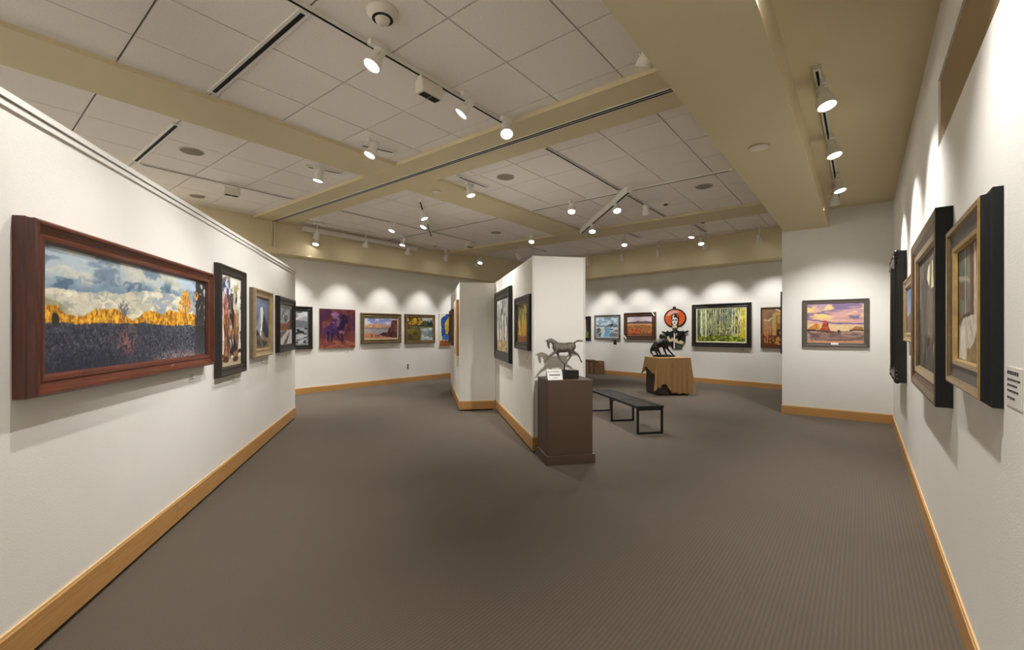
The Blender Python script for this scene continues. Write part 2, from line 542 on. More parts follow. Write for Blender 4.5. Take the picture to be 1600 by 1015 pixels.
track('thin cross track right of the white diagonal rail reaching the dropped soffit', (-3.30, 7.70), (-1.62, 7.70), TILE_Z - 0.018, 0.045, 0.018)
track('thin cross track in the ceiling bay over the rear display block', (-10.5, 7.73), (-6.5, 7.73), TILE_Z - 0.018, 0.045, 0.018)
track('thin track down the middle of the bay over the rear display block', (-8.69, 5.2), (-8.69, 9.2), TILE_Z - 0.018, 0.045, 0.018)
track('deep white diagonal rail hanging under the crossing of thin tracks', (-3.16, 7.30), (-5.45, 9.72), 3.985, 0.075, 0.12)
track('plain white track added just in front of the far left soffit', (-10.08, 5.15), (-10.08, 9.9), TZ, 0.045, 0.035, groove=False)  # added to carry heads that shape the far wall scallops
track('short white diagonal rail in the bay beyond the slotted beam', (-6.62, 5.60), (-8.85, 7.86), 4.05, 0.06, 0.06)
track('long white rail along the top of the far left soffit', (-10.52, 5.32), (-10.52, 8.75), 3.985, 0.10, 0.10, groove=False)
track('white track under the raised ceiling strip beside the right-hand wall', (-0.30, 4.52), (-0.30, 9.3), 3.785, 0.05, 0.035)
track('short black-grooved track near the far right soffit', (-3.33, 11.1), (-3.33, 12.75), 4.265, 0.05, 0.035)
track('short track over the far end of the draped table', (-5.05, 10.95), (-5.05, 12.4), 4.265, 0.05, 0.035)
track('stub of track close to where the two near beams cross', (-5.36, 3.50), (-5.22, 3.95), TZ, 0.05, 0.035)
track('stub of track in the tile bay above the left partition', (-6.72, 3.45), (-6.58, 3.95), TZ, 0.05, 0.035)
track('thin track above the top of the near display block', (-5.20, 5.2), (-5.20, 5.9), TZ, 0.05, 0.035)
track('thin track over the gap behind the rear display block', (-8.4, 10.95), (-8.4, 12.6), 4.265, 0.05, 0.035)

# ------------------------------------------------------------------ spotlights
def spot_meshes():
    hs = MB().lathe([(0.018, -0.085), (0.040, -0.08), (0.048, -0.06), (0.048, 0.0), (0.058, 0.03), (0.074, 0.075), (0.078, 0.115), (0.080, 0.12), (0.070, 0.12), (0.066, 0.108)], 22).mesh('lamp_housing', True)
    hs.materials.append(M_trackwhite)
    ring = MB().lathe([(0.050, -0.052), (0.053, -0.050), (0.053, -0.042), (0.050, -0.040)], 22).mesh('cooling_ring', True)
    ring.materials.append(M_trackwhite)
    lens = MB().lathe([(0.064, 0.104), (0.060, 0.116), (0.035, 0.121), (0.006, 0.123)], 22).mesh('lamp_face', True)
    lens.materials.append(M_lampglass)
    dull = lens.copy(); dull.materials.clear(); dull.materials.append(M_dullglass)
    ad = MB().box(-0.022, 0.022, -0.085, 0.085, -0.045, 0.0).mesh('adapter'); ad.materials.append(M_trackwhite)
    yk = MB().tube([(0.0, 0.0, -0.004), (0.058, 0, -0.004), (0.060, 0, 0.03)], 0.006, 6).tube([(0.0, 0.0, -0.004), (-0.058, 0, -0.004), (-0.060, 0, 0.03)], 0.006, 6).mesh('yoke', True)
    yk.materials.append(M_trackwhite)
    knob = MB().lathe([(0.010, 0.0), (0.012, 0.004), (0.010, 0.02)], 8, axis=(1, 0, 0), origin=(0.060, 0, 0.03)).mesh('knob', True)
    knob.materials.append(M_plastic)
    return hs, ring, lens, dull, ad, yk, knob
SPM = spot_meshes()
def spot(label, lens_pos, target, power, half=24, mount=TZ, lit=True, blend=0.7, on=None):
    L = Vector(lens_pos); T_ = Vector(target)
    if on:
        for _ in range(3):
            p_ = L - (T_ - L).normalized() * 0.12
            L.x += on[0] - p_.x; L.y += on[1] - p_.y
    d = (T_ - L).normalized()
    piv = L - d * 0.12
    root = thing('track_spotlight', label, 'spotlight', (piv.x, piv.y, mount), 0.0, 'track spotlights')
    link('adapter', SPM[4], root)
    ln = mount - piv.z
    MB().tube([(0, 0, -0.04), (0, 0, -ln + 0.045)], 0.011, 8).build('stem', M_trackwhite, root, smooth=True)
    h = link('lamp_housing', SPM[0], root, piv - root.location)
    h.rotation_mode = 'QUATERNION'
    h.rotation_quaternion = d.to_track_quat('Z', 'Y')
    link('cooling_ring', SPM[1], h)
    link('lamp_face', SPM[2] if lit else SPM[3], h)
    link('yoke', SPM[5], h); link('knob', SPM[6], h)
    if lit:
        ld = bpy.data.lights.new('spot_beam', 'SPOT')
        ld.energy = power * LAMP_POWER
        ld.color = LAMP_COLOR
        ld.spot_size = math.radians(half * 2)
        ld.spot_blend = blend
        ld.shadow_soft_size = 0.035
        lo = bpy.data.objects.new('spot_beam', ld)
        COL.objects.link(lo)
        lo.parent = root
        lo.location = (L + d * 0.03) - root.location
        lo.rotation_mode = 'QUATERNION'
        lo.rotation_quaternion = d.to_track_quat('-Z', 'Y')
    return root
def lw(s, z):
    p = LW_P + LW_D * s; return (p.x, p.y, z)
def br(s, z):
    p = BR_P + BR_D * s; return (p.x, p.y, z)
def p1(s, z):
    p = P1_P + P1_D * s; return (p.x, p.y, z)
def p2(s, z):
    p = P2_P + P2_D * s; return (p.x, p.y, z)
Z = 3.9
# near ceiling
spot('bright spotlight nearest the viewer, under the round smoke detector', (-3.36, 2.30, Z), lw(0.75, 0.55), 150, 38, blend=1.0)
spot('spotlight just past the grey twin-panel box on the near track', (-3.36, 3.40, Z), lw(2.6, 0.6), 140, 40, blend=1.0)
spot('spotlight at the end of the near track beside the slotted beam', (-3.28, 4.08, Z), (-1.75, 2.6, 0.0), 70, 30)
spot('lone spotlight by the corner where the long beam meets the slotted beam', (-5.10, 3.46, Z), lw(2.9, 0.6), 100, 44, blend=1.0)
spot('spotlight hanging in the tile bay above the left partition', (-6.60, 3.56, Z), lw(4.7, 0.8), 90, 46, blend=1.0)
spot('unlit spotlight half hidden behind the edge of the dropped soffit', (-1.50, 3.78, 3.90), (-2.9, 4.9, 1.2), 0, 20, lit=False)
spot('unseen fill spotlight added overhead to the left of the viewer', (-2.66, 1.10, Z), lw(-0.9, 0.6), 110, 46, blend=1.0)  # added out of sight as fill for the left partition
spot('unseen fill spotlight added behind the viewer, aimed at the near end of the left partition', (-1.6, -0.2, Z), lw(-2.2, 0.8), 150, 48, blend=1.0)  # another unseen fill lamp, put in for the near end of the partition
# far left wall
spot('spotlight below the left end of the long white soffit rail', (-10.52, 5.62, 3.70), (-9.7, 4.6, 0.2), 130, 34, mount=3.984, blend=1.0)
spot('spotlight left of the short diagonal rail facing the purple rider', (-8.58, 6.41, Z), (-8.9, 5.0, 0.2), 150, 36, blend=1.0)
spot('small spotlight beside the far end of the long white soffit rail', (-9.45, 7.40, 3.82), (-9.7, 6.4, 0.2), 170, 36, blend=1.0)
spot('spotlight over the left of the short diagonal rail', (-7.58, 6.30, 3.84), (-8.0, 4.9, 0.3), 130, 36, mount=4.049, blend=1.0, on=(-7.50, 6.492))
spot('spotlight in the middle of the short diagonal rail', (-7.05, 6.00, 3.86), (-6.05, 6.55, 1.0), 200, 42, mount=4.049, blend=1.0, on=(-7.02, 6.005))
spot('spotlight aimed at the canyon painting from over the rear block', (-10.08, 8.05, 3.74), (BL_X, 7.90, 1.2), 92, 30, blend=0.75)  # first of the heads placed to shape the far left wall scallops
spot('spotlight aimed at the river painting from over the rear block', (-10.08, 9.50, 3.74), (BL_X, 9.35, 1.2), 92, 30, blend=0.75)
spot('spotlight aimed at the purple rider from over the rear block', (-10.08, 6.70, 3.74), (BL_X, 6.55, 1.2), 92, 30, blend=0.75)
spot('spotlight aimed at the grey landscape behind the end of the partition', (-10.08, 5.40, 3.74), (BL_X, 5.25, 1.2), 92, 30, blend=0.75)
spot('spotlight aimed at the blue and yellow canvas from beyond the far beam', (-10.08, 10.95, 3.74), (BL_X, 10.75, 1.2), 92, 30, mount=4.265, blend=0.75)
spot('spotlight low against the soffit left of the near display block', (-9.85, 10.85, 3.80), (-9.2, 9.2, 0.2), 170, 36, mount=4.265, blend=1.0)
# over the display blocks
spot('spotlight hanging just past the slotted beam before the near block', (-5.26, 5.57, Z), p1(1.5, 1.0), 190, 42, blend=1.0)
spot('spotlight on the thin cross track left of the diagonal rail', (-4.44, 7.53, Z), (-3.6, 6.0, 0.0), 130, 30)
spot('spotlight below the top end of the deep diagonal rail', (-3.56, 7.76, 3.82), (-2.3, 6.3, 0.0), 130, 34, mount=3.984, on=(-3.62, 7.786))
spot('spotlight near the lower end of the deep diagonal rail', (-4.72, 8.98, 3.80), (-4.3, 7.6, 0.2), 150, 34, mount=3.984, on=(-4.75, 8.98))
spot('spotlight turned away from the viewer right of the diagonal rail', (-3.34, 8.55, 3.90), (-3.85, 11.2, 1.0), 170, 20)
spot('spotlight over the beam above the rear display block', (-6.77, 9.45, Z), (-6.2, 8.0, 0.6), 110, 30)
spot('tiny far spotlight above the left corner of the near block', (-8.5, 11.2, 3.88), (-8.9, 14.9, 1.6), 170, 24, mount=4.265)
# far right wall
spot('far spotlight over the gap between near block and draped box', (-5.05, 11.35, Z), (-4.4, 9.9, 0.0), 150, 34, mount=4.265)
spot('upper of two spotlights on the short track by the far right soffit', (-3.33, 11.45, Z), (-3.7, 11.0, 0.8), 130, 34, mount=4.265)
spot('lower of two spotlights on the short track by the far right soffit', (-3.33, 12.30, 3.87), (-2.6, 11.0, 0.2), 150, 36, mount=4.265)
spot('spotlight hidden past the soffit aimed at the old truck painting', tuple(BR_P + BR_D * 5.67 + away(BR_P, BR_D) * 1.22) + (3.85,), br(5.55, 1.25), 110, 35, mount=4.265, blend=0.75)  # first of the heads placed to shape the far right wall scallops
spot('spotlight behind the near block aimed at the blue river painting', tuple(BR_P + BR_D * 0.17 + away(BR_P, BR_D) * 1.22) + (3.85,), br(0.05, 1.25), 100, 34, mount=4.265, blend=0.75)
spot('spotlight by the far soffit aimed at the red desert painting', tuple(BR_P + BR_D * 1.54 + away(BR_P, BR_D) * 1.22) + (3.85,), br(1.42, 1.25), 100, 34, mount=4.265, blend=0.75)
spot('spotlight by the far soffit aimed at the cut-out figure', tuple(BR_P + BR_D * 2.84 + away(BR_P, BR_D) * 1.22) + (3.85,), br(2.72, 1.25), 100, 34, mount=4.265, blend=0.75)
spot('spotlight by the far soffit aimed at the big aspen forest', tuple(BR_P + BR_D * 4.27 + away(BR_P, BR_D) * 1.22) + (3.85,), br(4.15, 1.25), 110, 35, mount=4.265, blend=0.75)
# right-hand wall
RZ = 3.55
spot('first spotlight of the right-hand track, nearest the viewer', (-0.24, 4.75, RZ), (RW_X, 4.30, 0.6), 140, 46, mount=3.784, blend=1.0)
spot('second spotlight of the right-hand track', (-0.24, 6.15, RZ), (RW_X, 5.80, 0.9), 120, 46, mount=3.784, blend=0.8)
spot('third spotlight of the right-hand track', (-0.24, 7.75, RZ), (RW_X, 7.4, 0.9), 120, 44, mount=3.784, blend=0.8)
spot('farthest spotlight of the right-hand track, aimed at the end wall', (-0.34, 8.55, RZ), (-0.42, ST_Y, 0.25), 165, 45, mount=3.784, blend=1.0)
spot('spotlight beyond the top of the picture aimed at the bronze horse', (-0.30, 2.75, RZ), (-2.95, 4.95, 1.25), 250, 26, mount=3.784, blend=1.0)
spot('unseen spotlight added above the viewer to light the nearest gilt frame', (-0.22, 2.20, RZ), (RW_X, 2.5, 0.3), 115, 47, mount=3.784, blend=1.0)  # unseen lamp put in to light the nearest painting
spot('unseen fill spotlight added behind the viewer along the right-hand wall', (-0.22, 0.6, RZ), (RW_X, 0.7, 0.4), 110, 50, mount=3.784, blend=1.0)  # added out of view to lift the near part of this wall

# lamps added out of view, behind viewer and left partition, to bounce light upward
spot('unseen wide spotlight added behind the viewer for bounce light, right', (-2.2, -2.6, Z), (-2.4, -5.0, 1.6), 520, 60, blend=1.0)
spot('unseen wide spotlight added behind the viewer for bounce light, middle', (-5.2, -2.6, Z), (-5.4, -5.0, 1.6), 520, 60, blend=1.0)
spot('unseen wide spotlight added behind the viewer for bounce light, left', (-8.2, -2.6, Z), (-8.4, -5.0, 1.6), 520, 60, blend=1.0)
spot('unseen fill spotlight added behind the left partition, aimed at the near end of the far left wall', (-8.66, -0.4, Z), (BL_X, -0.6, 1.6), 330, 55, blend=1.0)
spot('unseen fill spotlight added behind the left partition, aimed at the middle of the far left wall', (-8.66, 1.3, Z), (BL_X, 2.2, 1.6), 330, 55, blend=1.0)

# ------------------------------------------------------------------ other ceiling fittings
def disc(name, label, cat, x, y, z, prof, m, ring=None):
    t = thing(name, label, cat, (x, y, z))
    MB().lathe([(r, -h) for r, h in prof], 28).build('cover', m, t, smooth=True)
    if ring:
        MB().lathe([(r, -h) for r, h in ring], 24).build('sensor', M_black, t, smooth=True)
    return t
det = disc('smoke_detector', 'round ivory smoke detector on the near ceiling tile', 'smoke detector', -3.02, 2.17, TILE_Z, [(0.125, 0.0), (0.125, 0.02), (0.105, 0.026), (0.095, 0.05), (0.06, 0.062), (0.052, 0.085), (0.01, 0.088)], M_plastic)
MB().lathe([(0.080, -0.0575), (0.083, -0.062), (0.072, -0.064)], 24).build('vent_ring', M_black, det)
for lb, x, y, r in (('round ceiling speaker in the tiles above the left partition', -7.5, 2.18, 0.15), ('round ceiling speaker near the far left soffit, above the partition', -9.92, 2.97, 0.13),
                    ('round ceiling speaker beyond the slotted beam', -4.66, 5.76, 0.15), ('small round ceiling speaker over the rear display block', -7.5, 8.88, 0.14), ('round ceiling speaker near the dropped soffit past the cross track', -2.2, 8.3, 0.15)):
    t = disc('ceiling_speaker', lb, 'speaker', x, y, TILE_Z, [(r, 0.0), (r, 0.006), (r * 0.94, 0.012)], mat('speaker_rim', (190, 180, 164), 0.6))
    MB().lathe([(r * 0.9, -0.010), (r * 0.9, -0.013), (0.01, -0.015)], 24).build('grille', mat('speaker_grille', (150, 138, 122), 0.8, bump=0.8, bscale=400), t)
for lb, x, y, z in (('small dark-centred sensor dome right of the diagonal rail', -3.09, 8.92, TILE_Z), ('small dark-centred sensor dome near the far left rail', -10.06, 9.09, TILE_Z), ('small sensor dome near the far right soffit', -3.1, 11.6, 4.30)):
    t = disc('ceiling_sensor', lb, 'sensor', x, y, z, [(0.10, 0.0), (0.10, 0.01), (0.06, 0.03), (0.02, 0.034)], M_plastic, [(0.045, 0.03), (0.04, 0.045), (0.01, 0.05)])
for lb, x, y, z in (('flat round sprinkler cover on the wide dropped soffit', -0.84, 5.21, 3.5), ('flat round sprinkler cover on the long beam past the slot', -6.03, 5.48, BEAM_Z)):
    t = thing('sprinkler_cover', lb, 'sprinkler', (x, y, z))
    MB().lathe([(0.055, 0.0), (0.055, -0.008)], 24).build('neck', M_slot, t)
    MB().lathe([(0.085, -0.008), (0.085, -0.016), (0.07, -0.021), (0.01, -0.023)], 28).build('plate', M_plastic, t, smooth=True)
def twin_box(label, x, y, z, rz, s=1.0):
    t = thing('emergency_light', label, 'emergency light', (x, y, z), rz)
    MB().box(-0.17 * s, 0.17 * s, -0.075 * s, 0.075 * s, -0.215 * s, -0.045 * s).build('housing', M_plastic, t, bevel=0.012 * s)
    MB().box(-0.16 * s, -0.14 * s, -0.03, 0.03, -0.05 * s, 0).build('hanger', M_plastic, t)
    MB().box(0.14 * s, 0.16 * s, -0.03, 0.03, -0.05 * s, 0).build('hanger', M_plastic, t)
    for a_, b_ in ((-0.135, -0.008), (0.008, 0.135)):
        MB().box(a_ * s, b_ * s, -0.055 * s, 0.045 * s, -0.222 * s, -0.212 * s).build('louvre_panel', M_slot, t)
twin_box('grey twin-panel box clipped to the near track between spotlights', -3.43, 3.02, TZ, math.pi / 2, 0.78)
twin_box('grey twin-panel box on the thin track above the left partition', -8.66, 3.10, TZ, math.pi / 2, 0.75)
twin_box('small grey twin-panel box over the rear display block', -8.69, 9.15, TZ, math.pi / 2, 0.8)

# ------------------------------------------------------------------ painting tools (colour laid on a dense canvas grid)
def hash2(ix, iy, seed):
    h = (ix.astype(np.int64) * 374761393 + iy.astype(np.int64) * 668265263 + seed * 1442695041) & 0x7fffffff
    h = ((h ^ (h >> 13)) * 1274126177) & 0x7fffffff
    h = h ^ (h >> 16)
    return (h & 0xffff) / 65535.0
def vnoise(x, y, seed):
    ix, iy = np.floor(x), np.floor(y)
    fx, fy = x - ix, y - iy
    fx = fx * fx * (3 - 2 * fx); fy = fy * fy * (3 - 2 * fy)
    a = hash2(ix, iy, seed); b = hash2(ix + 1, iy, seed); c = hash2(ix, iy + 1, seed); d = hash2(ix + 1, iy + 1, seed)
    return (a * (1 - fx) + b * fx) * (1 - fy) + (c * (1 - fx) + d * fx) * fy
def fbm(x, y, seed=1, oc=4):
    s = 0; a = 0.5; t = 0
    for k in range(oc):
        s = s + a * vnoise(x * 2 ** k, y * 2 ** k, seed + 17 * k); t += a; a *= 0.5
    return s / t
def sstep(e0, e1, x):
    t = np.clip((x - e0) / (e1 - e0), 0, 1); return t * t * (3 - 2 * t)
class Art:
    def __init__(self, U, V, asp, seed):
        self.u0, self.v0 = U, V
        self.asp = asp; self.seed = seed
        wq = 0.02
        self.U = U + wq / asp * (fbm(U * asp * 9, V * 9, seed + 5, 3) - 0.5) * 2
        self.V = V + wq * (fbm(U * asp * 9, V * 9, seed + 9, 3) - 0.5) * 2
        self.c = np.zeros(U.shape + (3,))
    def n(self, sx, sy, k=0, oc=4):
        return fbm(self.u0 * self.asp * sx, self.v0 * sy, self.seed + k, oc)
    def mix(self, m, col, jit=0.0, sx=20, sy=20, k=31):
        m = np.clip(m, 0, 1)[..., None]
        c = np.array(col, float)
        c = np.broadcast_to(c, self.c.shape)
        if jit:
            c = c * (1 + jit * (self.n(sx, sy, k) - 0.5)[..., None] * 2)
        self.c = self.c * (1 - m) + c * m
    def fill(self, col, jit=0.0, sx=20, sy=20, k=31):
        self.mix(np.ones(self.u0.shape), col, jit, sx, sy, k)
    def vgrad(self, stops, jit=0.0, sx=6, sy=16, k=3, wob=0.0):
        v = self.V + wob * (self.n(5, 5, k + 2) - 0.5)
        c = np.stack([np.interp(v, [s[0] for s in stops], [s[1][i] for s in stops]) for i in range(3)], -1)
        self.mix(np.ones(v.shape), c, jit, sx, sy, k)
    def below(self, xs, ys, rough=0.0, f=20, k=7, soft=0.012):
        h = np.interp(self.U, xs, ys) + rough * (fbm(self.u0 * self.asp * f, self.u0 * 0, self.seed + k, 3) - 0.5) * 2
        return sstep(-soft, soft, h - self.V)
    def ell(self, cx, cy, rx, ry, soft=0.15):
        d = np.sqrt(((self.U - cx) / rx) ** 2 + ((self.V - cy) / ry) ** 2)
        return 1 - sstep(1 - soft, 1 + soft, d)
    def line(self, pts, w, taper=1.0):
        m = np.zeros(self.U.shape)
        n = len(pts) - 1
        for i in range(n):
            (x0, y0), (x1, y1) = pts[i], pts[i + 1]
            dx, dy = (x1 - x0) * self.asp, y1 - y0
            px, py = (self.U - x0) * self.asp, self.V - y0
            t = np.clip((px * dx + py * dy) / (dx * dx + dy * dy + 1e-9), 0, 1)
            d = np.hypot(px - t * dx, py - t * dy)
            ww = w * (1 + (taper - 1) * (i + t) / n)
            m = np.maximum(m, 1 - sstep(ww * 0.75, ww * 1.25, d))
        return m
    def poly(self, pts):
        x, y = self.U, self.V
        inside = np.zeros(x.shape, bool)
        k = len(pts)
        for i in range(k):
            x0, y0 = pts[i]; x1, y1 = pts[(i + 1) % k]
            if y0 == y1: continue
            cond = ((y0 > y) != (y1 > y)) & (x < (x1 - x0) * (y - y0) / (y1 - y0) + x0)
            inside ^= cond
        return inside.astype(float)
    def blotch(self, m, col, sx, sy, thr, k=50, soft=0.06, jit=0.0):
        self.mix(m * sstep(thr - soft, thr + soft, self.n(sx, sy, k)), col, jit)

def art_autumn(p):
    one = np.ones(p.U.shape)
    asp = p.asp
    def wn(sx, sy, k, am=0.35):       # warped noise, streaky like dragged paint
        w1 = fbm(p.u0 * asp * 3, p.v0 * 5, p.seed + k + 1, 4) - 0.5
        w2 = fbm(p.u0 * asp * 3 + 7, p.v0 * 5 + 3, p.seed + k + 2, 4) - 0.5
        return fbm(p.u0 * asp * sx + w1 * am * sx, p.v0 * sy + w2 * am * sy, p.seed + k, 5)
    p.vgrad([(0.0, (168, 178, 180)), (0.66, (150, 168, 182)), (0.8, (176, 188, 192)), (1.0, (178, 194, 204))], 0.06, 6, 12)
    a_ = wn(2.2, 5.5, 60)
    p.mix(sstep(0.42, 0.60, a_) * 0.9, (208, 206, 192), 0.08, 14, 20)
    b_ = wn(2.6, 9, 64)
    p.mix(sstep(0.48, 0.60, b_) * sstep(0.70, 0.78, p.V), (132, 150, 166), 0.10, 16, 24)
    p.mix(sstep(0.60, 0.70, b_) * sstep(0.70, 0.78, p.V) * 0.8, (122, 138, 154), 0.1, 16, 24)
    ridge_x = [0, .07, .115, .135, .20, .25, .285, .33, .37, .43, .485, .56, .69, .8, 1]
    ridge_y = [.655, .665, .69, .655, .665, .70, .683, .695, .727, .735, .765, .765, .775, .73, .68]
    # slate blue band resting on the ridge
    h = np.interp(p.U, ridge_x, ridge_y)
    p.mix((1 - sstep(0.02, 0.12, p.V - h)) * sstep(0.32, 0.5, wn(3, 8, 70)) * 0.9, (122, 146, 166), 0.12, 12, 20)
    p.mix((1 - sstep(0.05, 0.17, p.V - h)) * sstep(0.52, 0.60, wn(4, 10, 74)), (98, 120, 142), 0.1, 12, 20)
    p.mix(sstep(0.80, 0.9, p.V) * sstep(0.4, 0.5, p.U) * sstep(0.5, 0.6, wn(5, 4, 77)), (186, 206, 222), 0.05)
    m = p.below(ridge_x, ridge_y, 0.008, 30, soft=0.006)
    p.mix(m, (214, 208, 186), 0.08, 14, 26)
    p.mix(m * sstep(0.48, 0.6, wn(5, 10, 80)) * 0.8, (188, 188, 172), 0.08, 20, 24)
    p.mix(m * sstep(0.56, 0.66, wn(6, 16, 83)) * 0.8, (164, 166, 158), 0.08, 20, 24)
    p.mix(m * sstep(0.55, 0.62, wn(4, 18, 86)), (234, 228, 206), 0.05, 20, 30)
    p.mix(m * sstep(0.42, 0.55, p.U) * sstep(0.50, 0.6, wn(6, 12, 88)), (160, 170, 180), 0.1)
    p.mix(p.below([0, .05, .12], [.60, .56, .47], 0.01) * (1 - sstep(0.06, 0.12, p.U)) * m, (150, 148, 120), 0.2)
    yx = [0, .03, .055, .075, .10, .14, .165, .205, .24, .29, .33, .365, .40, .44, .47, .51, .55, .585, .61, .65, .70, .74, .84, .87, 1]
    yy = [.52, .53, .52, .475, .46, .455, .47, .52, .53, .535, .52, .475, .44, .47, .525, .56, .545, .518, .53, .575, .55, .56, .56, .55, .5]
    y = p.below(yx, yy, 0.016, 40, soft=0.010)
    p.mix(y, (222, 158, 42), 0.22, 26, 26)
    p.mix(y * sstep(0.52, 0.58, p.n(32, 32, 90)), (243, 190, 66), 0.1, 60, 40)
    p.mix(y * sstep(0.58, 0.63, p.n(34, 26, 92)), (184, 120, 32), 0.15, 60, 40)
    p.mix(y * sstep(0.62, 0.66, p.n(36, 12, 93)) * 0.8, (126, 84, 34), 0.15)
    tree = np.maximum(p.ell(0.80, 0.70, 0.045, 0.14), p.ell(0.775, 0.62, 0.045, 0.10)) * sstep(0.30, 0.40, p.n(30, 26, 94))
    p.mix(tree, (232, 170, 62), 0.22, 40, 30)
    p.mix(tree * sstep(0.55, 0.6, p.n(50, 40, 95)), (184, 122, 44), 0.1)
    for pts in ([(0.79, .41), (0.795, .6), (0.80, .78)], [(0.815, .41), (0.80, .56), (.785, .70)]):
        p.mix(p.line(pts, 0.009, 0.4), (112, 74, 42))
    gt = (104, 98, 102)
    for pts in ([(.352, .39), (.354, .5), (.353, .62)], [(.352, .43), (.340, .53), (.335, .58)], [(.354, .46), (.368, .55), (.372, .60)], [(.353, .52), (.345, .6)], [(.354, .50), (.362, .60)]):
        p.mix(p.line(pts, 0.010, 0.35), gt)
    p.mix(p.ell(0.354, 0.565, 0.028, 0.075, 0.4) * sstep(0.47, 0.55, p.n(55, 50, 96)), (122, 118, 126))
    g = p.below([0, .05, .2, .35, .5, .62, .72, 1], [.392, .395, .395, .405, .405, .40, .395, .41], 0.010, 60, soft=0.006)
    p.mix(g, (66, 68, 80), 0.14, 40, 34)
    p.mix(g * sstep(0.46, 0.56, p.n(26, 30, 100)), (46, 50, 64), 0.14, 60, 50)
    p.mix(g * sstep(0.55, 0.62, p.n(60, 60, 102)) * 0.85, (96, 98, 106), 0.12, 80, 60)
    p.mix(g * sstep(0.4, 0.9, p.U) * sstep(0.54, 0.62, p.n(50, 54, 104)) * 0.8, (122, 126, 136), 0.1)
    p.mix(g * sstep(0.56, 0.62, p.n(70, 70, 106)) * (p.V < .38) * 0.5, (40, 42, 52))
    p.mix(g * p.ell(0.375, 0.22, 0.05, 0.13, 0.9) * sstep(0.42, 0.55, p.n(40, 40, 107)), (140, 96, 94), 0.2)
    p.mix(g * (1 - sstep(0.02, 0.12, p.V)) * sstep(0.45, 0.7, p.U) * sstep(0.46, 0.54, p.n(60, 50, 108)), (164, 140, 138), 0.15)
    p.mix(g * (1 - sstep(0.02, 0.22, p.V)) * (1 - sstep(0.2, 0.5, p.U)) * 0.6, (40, 44, 58), 0.15, 40, 40)
    p.mix(p.ell(0.049, 0.42, 0.015, 0.05), (54, 46, 40), 0.3)
    r = sstep(0.885, 0.905, p.U + 0.03 * (p.n(24, 18, 109) - 0.5)) * sstep(0.2, 0.36, p.V)
    p.mix(r * sstep(0.30, 0.42, p.n(26, 18, 110) + (1 - p.V) * 0.25), (56, 54, 54), 0.3, 30, 30)
    p.mix(sstep(0.88, 0.9, p.U) * g * 0.6, (50, 50, 56), 0.2)
    p.mix(p.ell(0.905, 0.80, 0.016, 0.06) * sstep(0.4, 0.5, p.n(60, 40, 111)), (216, 146, 66), 0.2)

def art_cowhands(p):
    p.fill((236, 232, 222), 0.06)
    B, D, W = (126, 84, 58), (58, 42, 40), (226, 220, 206)
    p.mix(p.below([0, 1], [.085, .10]), (196, 178, 148), 0.1)
    p.mix(p.line([(0.5, .155), (1, .165)], 0.022), (66, 54, 48))
    p.mix(p.line([(0, .11), (0.3, .12)], 0.02), (96, 66, 54))
    # left figure
    p.mix(p.poly([(.12, .64), (.44, .62), (.42, .36), (.40, .08), (.14, .07), (.16, .3)]), B, 0.35, 16, 10)
    p.mix(p.poly([(.10, .80), (.46, .80), (.48, .60), (.12, .56)]), (176, 110, 96), 0.3)
    p.mix(p.poly([(.30, .80), (.62, .82), (.60, .58), (.44, .52)]), (96, 84, 80), 0.3)
    p.mix(p.ell(.30, .88, .20, .10), (206, 204, 210), 0.2)
    p.blotch(p.ell(.30, .86, .22, .12), (70, 84, 126), 14, 10, 0.52, 4)
    p.mix(p.line([(.08, .93), (.40, .97)], 0.03), (120, 110, 112))
    p.mix(p.line([(.12, .78), (.02, .66), (.10, .60)], 0.04), (206, 196, 190))
    # right figure
    p.mix(p.poly([(.60, .64), (.88, .64), (.90, .36), (.84, .08), (.62, .07), (.60, .34)]), (138, 96, 62), 0.35, 16, 10)
    p.mix(p.ell(.76, .78, .16, .20), (226, 220, 190), 0.12)
    p.mix(p.ell(.76, .86, .12, .08) * 0.8, (176, 172, 110), 0.2)
    p.mix(p.line([(.62, .60), (.60, .45), (.50, .33), (.60, .14)], 0.022), D)
    p.mix(p.ell(.52, .34, .18, .045) * 0.8, (92, 80, 96), 0.4)
    p.blotch(np.ones(p.U.shape), (46, 36, 40), 12, 6, 0.66, 9, 0.03)
    p.blotch(p.ell(.30, .36, .2, .28), (186, 132, 96), 12, 8, 0.58, 12)
    p.blotch(p.ell(.74, .36, .18, .28), (190, 144, 100), 12, 8, 0.58, 14)
    p.blotch(p.ell(.5, .8, .5, .2), (250, 248, 240), 9, 6, 0.60, 16, 0.03)
    for x in (.24, .72):
        p.mix(p.ell(x, .07, .14, .035), (92, 60, 44), 0.2)

def art_peak(p):
    p.vgrad([(0, (60, 66, 84)), (.5, (92, 100, 122)), (1, (128, 140, 166))], 0.12)
    m = p.below([0, .2, .38, .5, .62, .8, 1], [.35, .5, .78, .86, .74, .45, .38], 0.03)
    p.mix(m, (150, 152, 160), 0.25, 10, 14)
    p.mix(p.poly([(.40, .8), (.55, .86), (.60, .6), (.48, .3), (.36, .24), (.44, .55)]), (226, 224, 220), 0.12)
    p.mix(p.poly([(.62, .72), (1, .38), (1, .2), (.55, .2), (.52, .4)]), (50, 54, 72), 0.3)
    p.mix(p.poly([(0, .42), (.3, .3), (.42, .16), (.1, .1), (0, .1)]), (46, 52, 74), 0.3)
    p.mix(p.below([0, .3, .6, 1], [.22, .26, .16, .08], 0.02), (112, 98, 78), 0.3)
    p.mix(p.poly([(.45, .36), (.58, .34), (1, .10), (1, 0), (.72, 0)]), (132, 112, 84), 0.25)
    p.blotch(p.below([0, 1], [.2, .12]), (60, 58, 62), 10, 14, 0.55)

